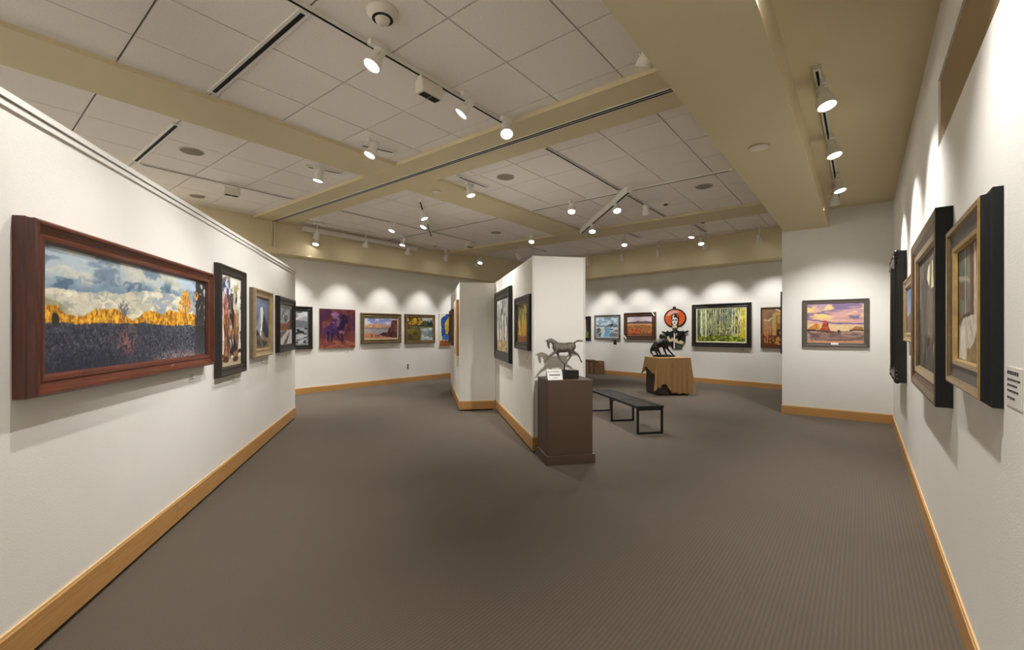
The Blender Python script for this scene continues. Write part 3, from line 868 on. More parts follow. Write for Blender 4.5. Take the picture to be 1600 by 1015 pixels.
def art_snowroad(p):
    p.vgrad([(.5, (150, 158, 170)), (1, (196, 202, 210))], 0.1)
    p.mix(p.below([0, .2, .45, .55, .75, 1], [.6, .72, .93, .88, .68, .6], 0.03), (206, 208, 214), 0.2, 10, 14)
    p.blotch(p.below([0, .2, .45, .55, .75, 1], [.6, .72, .93, .88, .68, .6]), (112, 116, 130), 9, 14, 0.55)
    p.mix(p.below([0, .3, .6, 1], [.58, .52, .54, .66], 0.06, 30), (150, 96, 72), 0.35, 26, 8)
    p.mix(p.poly([(.72, .3), (1, .25), (1, .95), (.86, .9), (.80, .55)]), (98, 78, 64), 0.4, 26, 6)
    p.mix(p.below([0, .3, .6, 1], [.36, .34, .36, .38], 0.02), (224, 220, 218), 0.1)
    p.mix(p.poly([(.0, .30), (.5, .36), (.6, .34), (.2, .18), (0, .12)]), (120, 112, 118), 0.25)
    p.mix(p.poly([(.3, .0), (.75, .30), (.82, .30), (.55, 0)]), (92, 84, 88), 0.25)

def art_mono(p):
    p.vgrad([(0, (120, 122, 124)), (.5, (150, 152, 155)), (.62, (188, 190, 194)), (1, (108, 111, 118))], 0.2, 3, 8, wob=0.1)
    p.blotch(sstep(.6, .75, p.V), (216, 217, 220), 3, 6, 0.55, 4)
    p.mix(p.below([0, .4, .7, 1], [.60, .66, .74, .70], 0.02), (116, 119, 124), 0.2)
    p.mix(p.below([0, .5, 1], [.48, .52, .5], 0.02), (150, 152, 154), 0.2)
    p.blotch(p.below([0, 1], [.52, .5]), (34, 35, 38), 9, 16, 0.56, 8, 0.03)
    p.blotch(p.below([0, 1], [.3, .3]), (186, 188, 190), 6, 14, 0.55, 12)

def art_purple(p):
    p.fill((104, 54, 56), 0.3, 10, 5)
    p.blotch(np.ones(p.U.shape), (122, 72, 62), 14, 5, 0.55, 3)
    p.blotch(sstep(.3, .5, p.V), (78, 40, 66), 8, 5, 0.52, 6)
    p.mix(p.below([0, .3, .6, 1], [.24, .22, .20, .24], 0.02), (126, 68, 60), 0.25, 6, 18)
    p.blotch(p.below([0, 1], [.2, .2]), (158, 100, 80), 8, 20, 0.58, 9)
    K, V_, L = (44, 30, 62), (78, 48, 92), (140, 100, 136)
    p.mix(p.ell(.30, .44, .16, .15), V_, 0.35)
    p.mix(p.ell(.45, .52, .18, .12), (70, 42, 90), 0.35)
    p.mix(p.line([(.58, .5), (.66, .70), (.62, .80)], 0.09, 0.7), K, 0.3)
    p.mix(p.line([(.62, .80), (.72, .78), (.75, .66)], 0.055, 0.7), K, 0.3)
    for pts in ([(.22, .4), (.22, .18)], [(.34, .36), (.33, .18)], [(.56, .42), (.60, .32), (.62, .17)], [(.50, .42), (.50, .30), (.56, .2)]):
        p.mix(p.line(pts, 0.035, 0.6), K, 0.3)
    p.mix(p.line([(.14, .48), (.10, .36), (.12, .24)], 0.05, 0.6), (88, 44, 88), 0.3)
    p.mix(p.line([(.40, .56), (.40, .74)], 0.085, 0.8), V_, 0.35)
    p.mix(p.line([(.36, .70), (.46, .62)], 0.04), (70, 50, 90), 0.3)
    p.mix(p.ell(.41, .82, .06, .06), (150, 110, 130), 0.2)
    p.mix(p.ell(.41, .87, .12, .03), (170, 120, 164), 0.2)
    p.mix(p.ell(.41, .90, .06, .04), (150, 100, 150), 0.2)
    p.blotch(p.ell(.42, .55, .3, .3), L, 14, 10, 0.63, 15, 0.03)

def art_canyon(p):
    p.vgrad([(.55, (196, 196, 214)), (.75, (150, 164, 214)), (1, (122, 138, 196))], 0.08, 3, 8)
    p.blotch(sstep(.6, .7, p.V), (214, 210, 224), 3, 9, 0.52, 4)
    p.mix(p.below([0, .1, .12, .25, .28, .42, .45, .6, .8], [.62, .63, .70, .68, .74, .70, .72, .68, .6], 0.02, 40), (206, 150, 116), 0.2, 24, 6)
    p.blotch(p.below([0, .8], [.70, .7]), (226, 186, 140), 20, 4, 0.56, 5)
    p.mix(p.below([0, .4, .7, 1], [.54, .52, .54, .5], 0.015), (152, 130, 132), 0.2)
    p.mix(p.below([0, .5, 1], [.48, .46, .44], 0.012), (170, 164, 170), 0.12)
    p.mix(p.below([0, .2, .4, .7], [.26, .3, .2, .06], 0.02), (206, 136, 106), 0.2)
    p.blotch(p.below([0, .6], [.25, .15]), (110, 84, 80), 10, 14, 0.6, 8)
    p.mix(p.poly([(.40, .18), (.56, .30), (.72, .30), (.80, .06), (.7, .08)]), (66, 46, 48), 0.3)
    p.mix(p.poly([(.66, .30), (.72, .42), (.78, .60), (.82, .86), (.88, .94), (.95, .9), (1, .96), (1, .0), (.68, .08)]), (112, 62, 58), 0.35, 8, 5)
    p.blotch(p.poly([(.68, .30), (.80, .80), (1, .95), (1, 0), (.70, .1)]), (70, 38, 44), 16, 5, 0.53, 12)
    p.mix(p.below([0, .3, .6, 1], [.08, .12, .08, .02], 0.01), (196, 132, 98), 0.15)

def art_river(p):
    p.vgrad([(0, (96, 88, 44)), (.45, (132, 122, 58)), (.6, (110, 110, 70)), (1, (206, 208, 204))], 0.15)
    p.mix(p.poly([(.0, .62), (0, 1), (.55, 1), (.62, .74), (.4, .66)]), (206, 164, 40), 0.25, 10, 12)
    p.blotch(p.poly([(.0, .62), (0, 1), (.55, 1), (.62, .74), (.4, .66)]), (80, 74, 34), 9, 10, 0.56, 5)
    p.mix(p.poly([(.5, .70), (.62, .86), (.78, .84), (1, .72), (1, .62), (.5, .64)]), (66, 84, 72), 0.3)
    for x in (.82, .90, .96):
        p.mix(p.poly([(x - .04, .66), (x, .98), (x + .04, .66)]), (34, 42, 46), 0.2)
    p.mix(p.below([0, 1], [.68, .66], 0.01) * (1 - p.below([0, 1], [.63, .60], 0.01)), (52, 62, 40), 0.3)
    p.mix(p.poly([(.5, .0), (.55, .35), (.48, .52), (1, .55), (1, 0)]), (142, 158, 164), 0.15, 8, 20)
    p.blotch(p.poly([(.5, .0), (.55, .35), (.48, .52), (1, .55), (1, 0)]), (206, 212, 208), 7, 18, 0.54, 7)
    p.mix(p.poly([(.78, .2), (.86, .42), (1, .5), (1, .1)]) * 0.6, (84, 96, 110), 0.2)
    p.blotch(1 - sstep(.4, .55, p.U), (90, 66, 34), 7, 9, 0.57, 9)
    p.mix(p.line([(.1, .54), (.48, .50)], 0.02), (112, 84, 50))

def art_blueyellow(p):
    p.fill((228, 222, 206), 0.05)
    p.mix(p.poly([(.08, .30), (.06, .85), (.3, 1), (.75, 1), (.9, .8), (.6, .3), (.3, .2)]), (42, 82, 156), 0.2)
    p.mix(p.poly([(.26, .38), (.22, .70), (.40, .92), (.7, .94), (.66, .5), (.4, .36)]), (226, 188, 62), 0.15)
    p.mix(p.line([(.3, .45), (.5, .75), (.6, .88)], 0.02), (190, 140, 40))
    p.mix(p.ell(.50, .36, .14, .16), (64, 58, 84), 0.3)
    p.mix(p.ell(.52, .30, .06, .05), (226, 222, 222))
    p.mix(p.poly([(.1, .2), (.14, .36), (.4, .34), (.5, .16)]), (66, 116, 186), 0.2)
    p.mix(p.below([0, 1], [.17, .17], 0.02), (168, 92, 54), 0.25)

def art_greyhorse(p):
    p.vgrad([(0, (176, 160, 128)), (.25, (196, 188, 172)), (.6, (186, 186, 186)), (1, (206, 208, 210))], 0.12, 5, 8)
    p.mix(p.poly([(.0, .7), (.2, .95), (.5, .98), (.9, .95), (1, .8), (1, .55), (.8, .42), (.5, .40), (.1, .5)]), (150, 148, 142), 0.3, 8, 10)
    p.blotch(p.ell(.5, .7, .6, .35), (206, 206, 204), 7, 9, 0.56, 6)
    for pts, w in (([(.40, .72), (.42, .5), (.48, .36), (.44, .2)], 0.10), ([(.62, .66), (.66, .46), (.62, .32), (.72, .18)], 0.08), ([(.24, .6), (.22, .42), (.26, .3), (.22, .2)], 0.07), ([(.86, .6), (.9, .42), (.86, .2)], 0.06)):
        p.mix(p.line(pts, w, 0.5), (92, 84, 76), 0.35)
        p.mix(p.line([(x + .05, y) for x, y in pts], w * 0.35, 0.6), (214, 210, 204), 0.1)
    p.mix(p.line([(.16, .9), (.12, .6), (.2, .3)], 0.04, 0.5), (52, 48, 46), 0.3)
    p.mix(p.line([(.5, .9), (.46, .75)], 0.06), (60, 54, 50), 0.3)
    p.mix(p.below([0, .5, 1], [.18, .20, .17], 0.03), (182, 160, 118), 0.25)
    p.blotch(p.below([0, 1], [.2, .2]), (108, 90, 64), 12, 16, 0.6, 9)

def art_goldaspen(p):
    p.vgrad([(0, (176, 116, 40)), (.4, (222, 166, 46)), (.75, (206, 178, 74)), (1, (168, 178, 120))], 0.25, 18, 5)
    p.blotch(sstep(.5, .7, p.V), (92, 112, 88), 7, 6, 0.52, 5)
    p.blotch(np.ones(p.U.shape), (240, 200, 84), 16, 6, 0.56, 7)
    p.blotch(1 - sstep(.3, .5, p.U), (110, 110, 66), 10, 6, 0.52, 9)
    for x in (.18, .42, .60, .84):
        p.mix(p.line([(x, .12), (x + .03, .9)], 0.014, 0.6), (214, 196, 150), 0.2)
    p.mix(p.below([0, .5, 1], [.16, .12, .18], 0.03), (150, 98, 40), 0.3)

def art_palefigure(p):
    p.fill((206, 186, 158), 0.15)
    p.mix(p.poly([(.3, 0), (.25, .6), (.5, .85), (.75, .6), (.7, 0)]), (150, 118, 88), 0.25)
    p.mix(p.ell(.5, .85, .12, .08), (170, 128, 96), 0.2)
    p.blotch(np.ones(p.U.shape), (228, 214, 196), 5, 5, 0.56, 5)

def art_redforest(p):
    p.fill((96, 64, 44), 0.3)
    p.blotch(np.ones(p.U.shape), (150, 96, 52), 10, 4, 0.52, 5)
    for x in (.2, .45, .7):
        p.mix(p.line([(x, 0), (x, 1)], 0.03), (48, 34, 28), 0.2)
    p.mix(p.below([0, 1], [.2, .25], 0.03), (66, 52, 40), 0.3)

def art_waterfall(p):
    p.fill((62, 56, 52), 0.4, 10, 6)
    p.mix(p.poly([(.62, .98), (.82, .98), (.86, .3), (.6, .25)]), (190, 176, 166), 0.3, 20, 4)
    p.mix(p.below([0, .5, 1], [.3, .28, .32], 0.04), (128, 126, 66), 0.4)

def art_blueriver(p):
    p.vgrad([(0, (104, 118, 130)), (.5, (150, 172, 186)), (1, (138, 174, 196))], 0.15, 5, 10)
    p.blotch(sstep(.5, .6, p.V), (206, 222, 230), 5, 9, 0.54, 3)
    p.mix(p.below([0, .15, .3, .5, .7, 1], [.66, .58, .55, .58, .68, .62], 0.03), (112, 128, 138), 0.3)
    p.mix(p.below([0, .5, 1], [.54, .50, .5], 0.02), (206, 210, 208), 0.12)
    p.mix(p.poly([(.3, 0), (.42, .3), (.36, .5), (.7, .48), (.62, .25), (.75, 0)]), (120, 176, 208), 0.2, 8, 16)
    p.mix(p.poly([(0, 0), (0, .42), (.14, .48), (.26, .3), (.2, 0)]), (92, 104, 108), 0.4, 10, 12)
    p.blotch(p.ell(.15, .15, .2, .2), (206, 214, 216), 10, 12, 0.55, 8)
    p.mix(p.poly([(.6, .0), (.7, .3), (1, .4), (1, 0)]), (128, 132, 136), 0.2)
    p.mix(p.ell(.72, .60, .05, .05), (44, 50, 58)); p.mix(p.ell(.70, .38, .08, .025), (50, 56, 64))
    p.mix(p.line([(.68, .3), (1, .2)], 0.018), (226, 226, 222))

def art_desert(p):
    p.vgrad([(.75, (226, 208, 206)), (1, (206, 190, 206))], 0.05, 3, 9)
    p.mix(p.below([0, .2, .45, .6, .8, 1], [.70, .72, .78, .74, .77, .72], 0.008), (116, 92, 110), 0.15)
    p.mix(p.below([0, .5, 1], [.66, .68, .66], 0.006), (92, 72, 84), 0.15)
    p.mix(p.below([0, .5, 1], [.62, .64, .62], 0.008), (206, 160, 110), 0.12)
    p.mix(p.below([0, .5, 1], [.54, .55, .54], 0.01), (186, 122, 70), 0.2, 8, 26)
    p.blotch(p.below([0, 1], [.5, .5]), (128, 84, 62), 10, 22, 0.54, 6)
    p.blotch(p.below([0, 1], [.4, .4]), (206, 128, 72), 10, 26, 0.57, 9)
    p.blotch(p.below([0, 1], [.32, .3]) * (1 - sstep(.3, .6, p.U)), (192, 62, 34), 9, 14, 0.52, 12)
    p.mix(p.below([0, 1], [.10, .12], 0.02) * 0.6, (112, 58, 40), 0.3)

def art_aspens(p):
    p.vgrad([(0, (70, 76, 34)), (.25, (110, 116, 54)), (.6, (140, 146, 88)), (1, (168, 174, 130))], 0.3, 14, 8)
    p.blotch(np.ones(p.U.shape), (66, 72, 46), 14, 7, 0.52, 4)
    p.blotch(np.ones(p.U.shape), (192, 194, 120), 20, 10, 0.58, 6)
    p.blotch(sstep(.55, .7, p.V) * sstep(.35, .5, p.U) * (1 - sstep(.7, .8, p.U)), (96, 116, 110), 8, 7, 0.48, 8)
    p.mix(sstep(.85, .93, p.U), (206, 190, 44), 0.3, 16, 10)
    p.mix((1 - sstep(.03, .1, p.U)) * 0.7, (66, 72, 56), 0.4)
    rnd = random.Random(5)
    for i in range(24):
        x = 0.05 + 0.92 * (i + rnd.random() * 0.8) / 24
        w = rnd.uniform(0.006, 0.013); y0 = rnd.uniform(0.12, 0.30); lean = rnd.uniform(-.02, .02)
        c = rnd.choice([(214, 216, 186), (190, 196, 160), (226, 224, 200), (160, 168, 132)])
        p.mix(p.line([(x, y0), (x + lean, 1.02)], w, 0.8), c, 0.25, 6, 30)
        p.mix(p.line([(x + 0.010, y0), (x + 0.01 + lean, 1.02)], w * 0.35), (66, 62, 40), 0.2)
    p.mix(p.line([(.10, .03), (.095, .5), (.09, 1)], 0.020, 0.8), (206, 216, 196), 0.15)
    p.mix(p.line([(.185, .08), (.19, .5), (.18, 1)], 0.016, 0.8), (226, 226, 204), 0.15)
    p.mix(p.line([(.845, .0), (.85, .4), (.83, .68)], 0.020, 0.7), (226, 206, 130), 0.15)
    p.mix(p.line([(.85, .4), (.875, .75), (.87, .95)], 0.014), (220, 206, 150), 0.15)
    p.mix(p.line([(.83, .68), (.85, .45)], 0.012), (112, 50, 34))
    p.mix(p.below([0, .3, .6, 1], [.12, .16, .18, .1], 0.03), (92, 104, 34), 0.5, 20, 20)
    p.blotch(p.below([0, .3, .6, 1], [.2, .2, .24, .16]), (176, 184, 56), 22, 22, 0.6, 12)

def art_truck(p):
    p.vgrad([(0, (92, 48, 24)), (.3, (150, 96, 52)), (.5, (170, 128, 92)), (1, (142, 112, 88))], 0.2, 5, 6)
    p.mix(p.poly([(.34, .10), (.34, .84), (.44, .92), (1, .94), (1, .06), (.44, .06)]), (196, 158, 96), 0.15)
    p.mix(p.poly([(.46, .28), (.46, .82), (1, .84), (1, .26)]), (150, 112, 60), 0.25)
    p.mix(p.poly([(.50, .60), (.50, .80), (1, .82), (1, .60)]), (178, 146, 86), 0.15)
    p.mix(p.ell(.66, .80, .05, .035), (66, 46, 30)); p.mix(p.ell(.68, .55, .09, .025), (112, 40, 26))
    p.mix(p.poly([(.5, .28), (.5, .46), (1, .46), (1, .28)]), (72, 46, 28), 0.3)
    p.mix(p.ell(.62, .37, .055, .05), (206, 180, 130)); p.mix(p.ell(.62, .37, .03, .028), (92, 66, 40))
    p.mix(p.ell(.86, .37, .055, .05), (206, 180, 130))
    p.mix(p.poly([(.44, .06), (.44, .24), (1, .25), (1, .05)]), (206, 160, 84), 0.2)
    p.mix(p.line([(.08, .70), (.22, .68), (.30, .74)], 0.018), (206, 188, 156))
    for x in (.10, .18, .26):
        p.mix(p.line([(x, .1), (x, .62)], 0.012), (190, 140, 92), 0.2)
    p.mix(p.line([(.46, .98), (.62, .92), (.8, .97), (1, .96)], 0.014), (226, 206, 176))
    p.blotch(p.below([0, 1], [.3, .3]), (112, 56, 26), 8, 10, 0.53, 8)

def art_sunset(p):
    p.vgrad([(.35, (226, 196, 150)), (.5, (214, 168, 160)), (.7, (206, 158, 158)), (1, (168, 142, 168))], 0.1, 3, 10)
    p.blotch(sstep(.5, .6, p.V), (236, 196, 146), 3.2, 10, 0.55, 4)
    p.blotch(sstep(.55, .65, p.V), (132, 112, 146), 3, 11, 0.58, 9)
    p.blotch(sstep(.6, .7, p.V) * (1 - sstep(.3, .6, p.U)), (246, 214, 136), 4, 9, 0.56, 11)
    p.mix(p.line([(0, .60), (.2, .57), (.5, .50), (1, .48)], 0.016), (122, 104, 146))
    p.mix(p.below([0, .5, 1], [.50, .46, .42], 0.012) * (1 - p.below([0, .5, 1], [.38, .38, .38])), (226, 198, 148), 0.08)
    p.mix(p.poly([(.0, .34), (.1, .44), (.16, .50), (.22, .48), (.24, .34)]), (206, 132, 62), 0.2)
    p.mix(p.poly([(.22, .30), (.27, .40), (.29, .52), (.31, .58), (.36, .56), (.38, .42), (.43, .30)]), (178, 82, 56), 0.25)
    p.mix(p.poly([(.355, .50), (.36, .56), (.38, .50), (.385, .40)]), (92, 46, 44))
    p.mix(p.poly([(.76, .32), (.86, .42), (1, .40), (1, .30)]), (176, 128, 72), 0.25)
    p.mix(p.below([0, .3, .5, .8, 1], [.31, .30, .28, .31, .30], 0.01), (176, 144, 130), 0.15, 5, 20)
    p.blotch(p.below([0, 1], [.31, .3]), (122, 100, 92), 5, 18, 0.55, 14)
    p.mix(p.below([0, .5, 1], [.26, .22, .1], 0.01) * (p.U > .05) * 0.4, (92, 72, 70), 0.2)
    p.mix(p.line([(0, .32), (.16, .31)], 0.02), (66, 46, 42)); p.mix(p.line([(.77, .32), (1, .33)], 0.018), (92, 66, 40))
    p.mix(p.line([(.20, .30), (.46, .27)], 0.03), (112, 70, 62), 0.2)
    p.mix(p.ell(.57, .30, .025, .03), (52, 36, 34)); p.mix(p.line([(.555, .29), (.555, .21)], 0.01), (60, 44, 40)); p.mix(p.line([(.585, .29), (.58, .22)], 0.008), (60, 44, 40))
    p.mix(p.below([0, .5, 1], [.05, .05, .07], 0.01), (206, 150, 112), 0.15)

def art_interior(p):
    p.fill((132, 128, 110), 0.2)
    p.mix(p.poly([(.0, .4), (.0, 1), (.45, 1), (.5, .45)]), (112, 118, 104), 0.3, 6, 5)
    p.mix(p.line([(.0, .76), (.5, .70)], 0.02), (176, 172, 150)); p.mix(p.line([(.3, 1), (.33, .4)], 0.02), (190, 182, 160))
    p.mix(p.poly([(.05, .55), (.05, .72), (.28, .70), (.28, .54)]), (120, 92, 74), 0.2)
    p.mix(p.poly([(.5, 1), (.52, .38), (.66, .35), (.66, 1)]), (116, 74, 62), 0.2, 20, 4)
    p.mix(p.poly([(.66, 1), (.66, .35), (1, .35), (1, 1)]), (196, 190, 168), 0.15)
    p.mix(p.poly([(.72, 1), (.78, .36), (.86, .36), (.86, 1)]), (150, 100, 80), 0.2, 20, 4)
    p.mix(p.poly([(.0, .0), (.06, .28), (.3, .40), (.6, .40), (1, .36), (1, 0)]), (214, 204, 184), 0.1)
    p.mix(p.poly([(.34, .0), (.40, .10), (.62, .14), (.8, .3), (.9, .2), (1, 0)]), (150, 124, 84), 0.25)
    p.mix(p.poly([(.06, .02), (.12, .28), (.30, .33), (.34, .12), (.28, 0)]), (226, 218, 204), 0.1)
    p.mix(p.line([(.04, .33), (.22, .40), (.5, .41)], 0.016), (84, 66, 56)); p.mix(p.poly([(.0, .30), (.0, .44), (.14, .42), (.12, .33)]), (120, 84, 64), 0.2)
    p.mix(p.line([(.34, .34), (.40, .16), (.36, .02)], 0.014), (186, 172, 150)); p.mix(p.line([(.52, .36), (.60, .2)], 0.014), (176, 160, 136))

def art_dancer(p):
    p.fill((84, 76, 66), 0.35, 8, 4)
    p.mix(p.poly([(.42, .78), (.50, .90), (.74, .92), (.86, .80), (.84, .68), (.58, .68)]), (236, 232, 190), 0.08)
    p.blotch(np.ones(p.U.shape), (120, 110, 98), 10, 3, 0.56, 5)
    p.mix(p.line([(.5, .35), (.56, .2)], 0.02, 0.6), (214, 204, 186)); p.mix(p.line([(.74, .0), (.70, .2)], 0.03), (206, 180, 130))
    p.blotch(p.below([0, 1], [.3, .3]), (56, 48, 40), 10, 4, 0.52, 8)
    p.mix(p.poly([(.3, .3), (.45, .7), (.7, .66), (.8, .25)]) * 0.5, (132, 120, 104), 0.3)

def art_skylit(p):
    p.vgrad([(0, (166, 150, 132)), (.35, (190, 182, 178)), (.6, (138, 152, 190)), (1, (104, 124, 178))], 0.1)
    p.mix(p.below([0, .5, 1], [.36, .42, .38], 0.03), (132, 110, 92), 0.2)

def art_portrait(p):
    p.fill((46, 40, 36), 0.3)
    p.mix(p.ell(.5, .6, .2, .2), (130, 96, 76), 0.2)

# ------------------------------------------------------------------ picture frames
F_mahog = mat('frame_mahogany', (96, 43, 22), rough=0.28, var=0.45, scale=5, bump=0.15, bscale=30, stretch=(1.2, 14, 14), coat=0.3)
F_mahog_v = mat('frame_mahogany_upright', (86, 38, 20), rough=0.28, var=0.45, scale=5, bump=0.15, bscale=30, stretch=(14, 14, 1.2), coat=0.3)
F_black = mat('frame_black', (30, 27, 25), rough=0.35, var=0.15, bump=0.1, bscale=60)
F_blackside = mat('frame_black_side', (16, 15, 14), rough=0.8, var=0.2)
F_umber = mat('frame_dark_umber', (50, 42, 36), rough=0.4, var=0.25, scale=10, bump=0.15, bscale=50)
F_slate = mat('frame_slate_grey', (92, 84, 76), rough=0.45, var=0.15, scale=10)
F_champ = mat('frame_champagne_gilt', (176, 152, 112), rough=0.35, var=0.2, scale=14, metal=0.35, bump=0.15, bscale=60)
F_gold = mat('frame_gold_leaf', (180, 150, 92), rough=0.3, var=0.25, scale=14, metal=0.55, bump=0.15, bscale=60)
F_bronze = mat('frame_bronze_gilt', (120, 100, 68), rough=0.38, var=0.3, scale=12, metal=0.4, bump=0.2, bscale=50)
F_brown = mat('frame_brown_wood', (78, 50, 32), rough=0.4, var=0.3, scale=8, bump=0.1)
F_silver = mat('frame_pewter', (122, 122, 118), rough=0.35, var=0.15, metal=0.4)
F_cream = mat('liner_cream', (226, 222, 186), rough=0.6, var=0.04)
F_white = mat('liner_white', (240, 238, 230), rough=0.5, var=0.02)
F_taupe = mat('frame_taupe_panel', (120, 108, 92), rough=0.5, var=0.2, scale=18)

def rails(root, w, h, prof, mats, t_in=0.0, name='frame_rail'):
    """four mitred rails; prof = [(inset, depth)]; mats = material per profile span or one"""
    cs = lambda t: [(-w / 2 + t, t), (w / 2 - t, t), (w / 2 - t, h - t), (-w / 2 + t, h - t)]
    for k in range(4):
        v = []; f = []; mi = []
        for t, d in prof:
            c = cs(t + t_in)
            v += [(c[k][0], -d, c[k][1]), (c[(k + 1) % 4][0], -d, c[(k + 1) % 4][1])]
        for i in range(len(prof) - 1):
            f.append((2 * i, 2 * i + 1, 2 * i + 3, 2 * i + 2)); mi.append(i)
        n = len(prof) - 1
        f.append((2 * n, 2 * n + 1, 1, 0)); mi.append(n - 1)
        f.append(tuple(range(0, 2 * n + 2, 2))[::-1]); mi.append(0)
        f.append(tuple(range(1, 2 * n + 3, 2))); mi.append(0)
        me = bpy.data.meshes.new(name)
        me.from_pydata(v, [], f)
        if isinstance(mats, (list, tuple)):
            uniq = []
            for m in mats:
                if m not in uniq: uniq.append(m)
            for m in uniq: me.materials.append(m)
            for p_, i in zip(me.polygons, mi):
                p_.material_index = uniq.index(mats[min(i, len(mats) - 1)])
        else:
            m = mats
            if m is F_mahog and k in (1, 3): m = F_mahog_v
            me.materials.append(m)
        me.update()
        link(name, me, root)

def canvas(root, w, h, x0, z0, y, fn, px, seed, name='canvas'):
    nx = max(24, int(px)); nz = max(24, int(px * h / w))
    us = np.linspace(0, 1, nx + 1); vs = np.linspace(0, 1, nz + 1)
    U, V = np.meshgrid(us, vs)
    a = Art(U, V, w / h, seed)
    fn(a)
    col = np.clip(a.c, 0, 255) / 255.0
    col = np.where(col <= 0.04045, col / 12.92, ((col + 0.055) / 1.055) ** 2.4)
    verts = np.stack([x0 + U * w, np.full(U.shape, -y), z0 + V * h], -1).reshape(-1, 3)
    idx = np.arange((nx + 1) * (nz + 1)).reshape(nz + 1, nx + 1)
    q = np.stack([idx[:-1, :-1], idx[:-1, 1:], idx[1:, 1:], idx[1:, :-1]], -1).reshape(-1, 4)
    me = bpy.data.meshes.new(name)
    me.vertices.add(len(verts)); me.vertices.foreach_set('co', verts.ravel())
    me.loops.add(q.size); me.loops.foreach_set('vertex_index', q.ravel().astype(np.int32))
    me.polygons.add(len(q)); me.polygons.foreach_set('loop_start', np.arange(0, q.size, 4, dtype=np.int32))
    try:
        me.polygons.foreach_set('loop_total', np.full(len(q), 4, np.int32))
    except Exception:
        pass
    me.update(calc_edges=True)
    ca = me.color_attributes.new('Col', 'FLOAT_COLOR', 'POINT')
    rgba = np.concatenate([col.reshape(-1, 3), np.ones((len(verts), 1))], 1)
    ca.data.foreach_set('color', rgba.ravel().astype(np.float32))
    me.materials.append(M_paint)
    return link(name, me, root)

def wallframe(P, D, s0, s1, z0, flip):
    """centre on the wall and the turn that makes local x run to the viewer's right, -y out of the wall"""
    c = P + D * ((s0 + s1) / 2)
    r = -D if flip else D
    return (c.x, c.y, z0), math.atan2(r.y, r.x)

def painting(label, wall, s0, s1, z0, z1, fn, prof=None, mats=None, px=80, seed=1, liner=None, edge=None, depth=0.04, name='framed_painting', plaque=False):
    P, D, flip = wall
    loc, rz = wallframe(P, D, s0, s1, z0, flip)
    w, h = abs(s1 - s0), z1 - z0
    t = thing(name, label, 'painting', loc, rz, 'paintings hung in the gallery')
    if prof:
        fw = prof[-1][0]; yi = prof[-1][1]
        rails(t, w, h, prof, mats)
        tin = fw
        if liner:
            lwid, lm = liner
            rails(t, w, h, [(0, yi - 0.012), (0, yi + 0.002), (lwid * 0.7, yi + 0.002), (lwid, yi - 0.006)], lm, t_in=tin, name='liner_slip')
            tin += lwid
            yi -= 0.006
        canvas(t, w - 2 * tin, h - 2 * tin, -w / 2 + tin, tin, yi - 0.003, fn, px, seed)
        MB().box(-w / 2 + fw * 0.6, w / 2 - fw * 0.6, -max(0.004, yi - 0.012), -0.001, fw * 0.6, h - fw * 0.6).build('backing', M_back, t)
    else:
        canvas(t, w, h, -w / 2, 0, depth + 0.0006, fn, px, seed)
        MB().box(-w / 2, w / 2, -depth, -0.001, 0, h).build('stretcher', edge or M_linen, t)
    if plaque:
        MB().box(-0.055, 0.055, -prof[-1][1] - 0.012, -prof[-1][1] + 0.006, 0.04, 0.075).build('name_plaque', M_paper, t)
    return t
W_LEFT = (LW_P, LW_D, False)
W_BL = (Vector((BL_X, 5.0)), Vector((0, 1)), False)
W_P1 = (P1_P, P1_D, True)
W_P2 = (P2_P, P2_D, True)
W_BR = (BR_P, BR_D, False)
W_ST = (Vector((-1.22, ST_Y)), Vector((1, 0)), False)
W_RW = (Vector((RW_X, 0.0)), Vector((0, 1)), True)

def molding(w, d, yi, step=0.3):
    return [(0, 0.002), (0, d * 0.55), (w * 0.05, d * 0.6), (w * 0.05, d * 0.92), (w * 0.13, d), (w * 0.24, d), (w * 0.30, d * 0.86), (w * 0.62, d * 0.70), (w * 0.70, d * 0.78), (w * 0.86, d * 0.76), (w, yi)]
# left partition
painting('large autumn landscape with yellow trees in a wide red-brown wooden frame', W_LEFT, -0.155, 2.055, 1.275, 2.14, art_autumn, molding(0.108, 0.092, 0.05), F_mahog, 420, 11)
painting('tall painting of two cowhands in chaps on white in a dark umber frame', W_LEFT, 2.29, 3.12, 1.12, 2.28, art_cowhands, molding(0.10, 0.065, 0.03), F_umber, 110, 12)
painting('upright mountain peak painting in a pale champagne gilt frame', W_LEFT, 3.43, 4.30, 1.25, 2.14, art_peak, molding(0.115, 0.075, 0.035), [F_taupe, F_taupe, F_champ], 80, 13)
painting('snowy mountain road painting in a black frame at the end of the partition', W_LEFT, 4.70, 5.86, 1.255, 2.135, art_snowroad, molding(0.12, 0.07, 0.03), F_black, 80, 14)
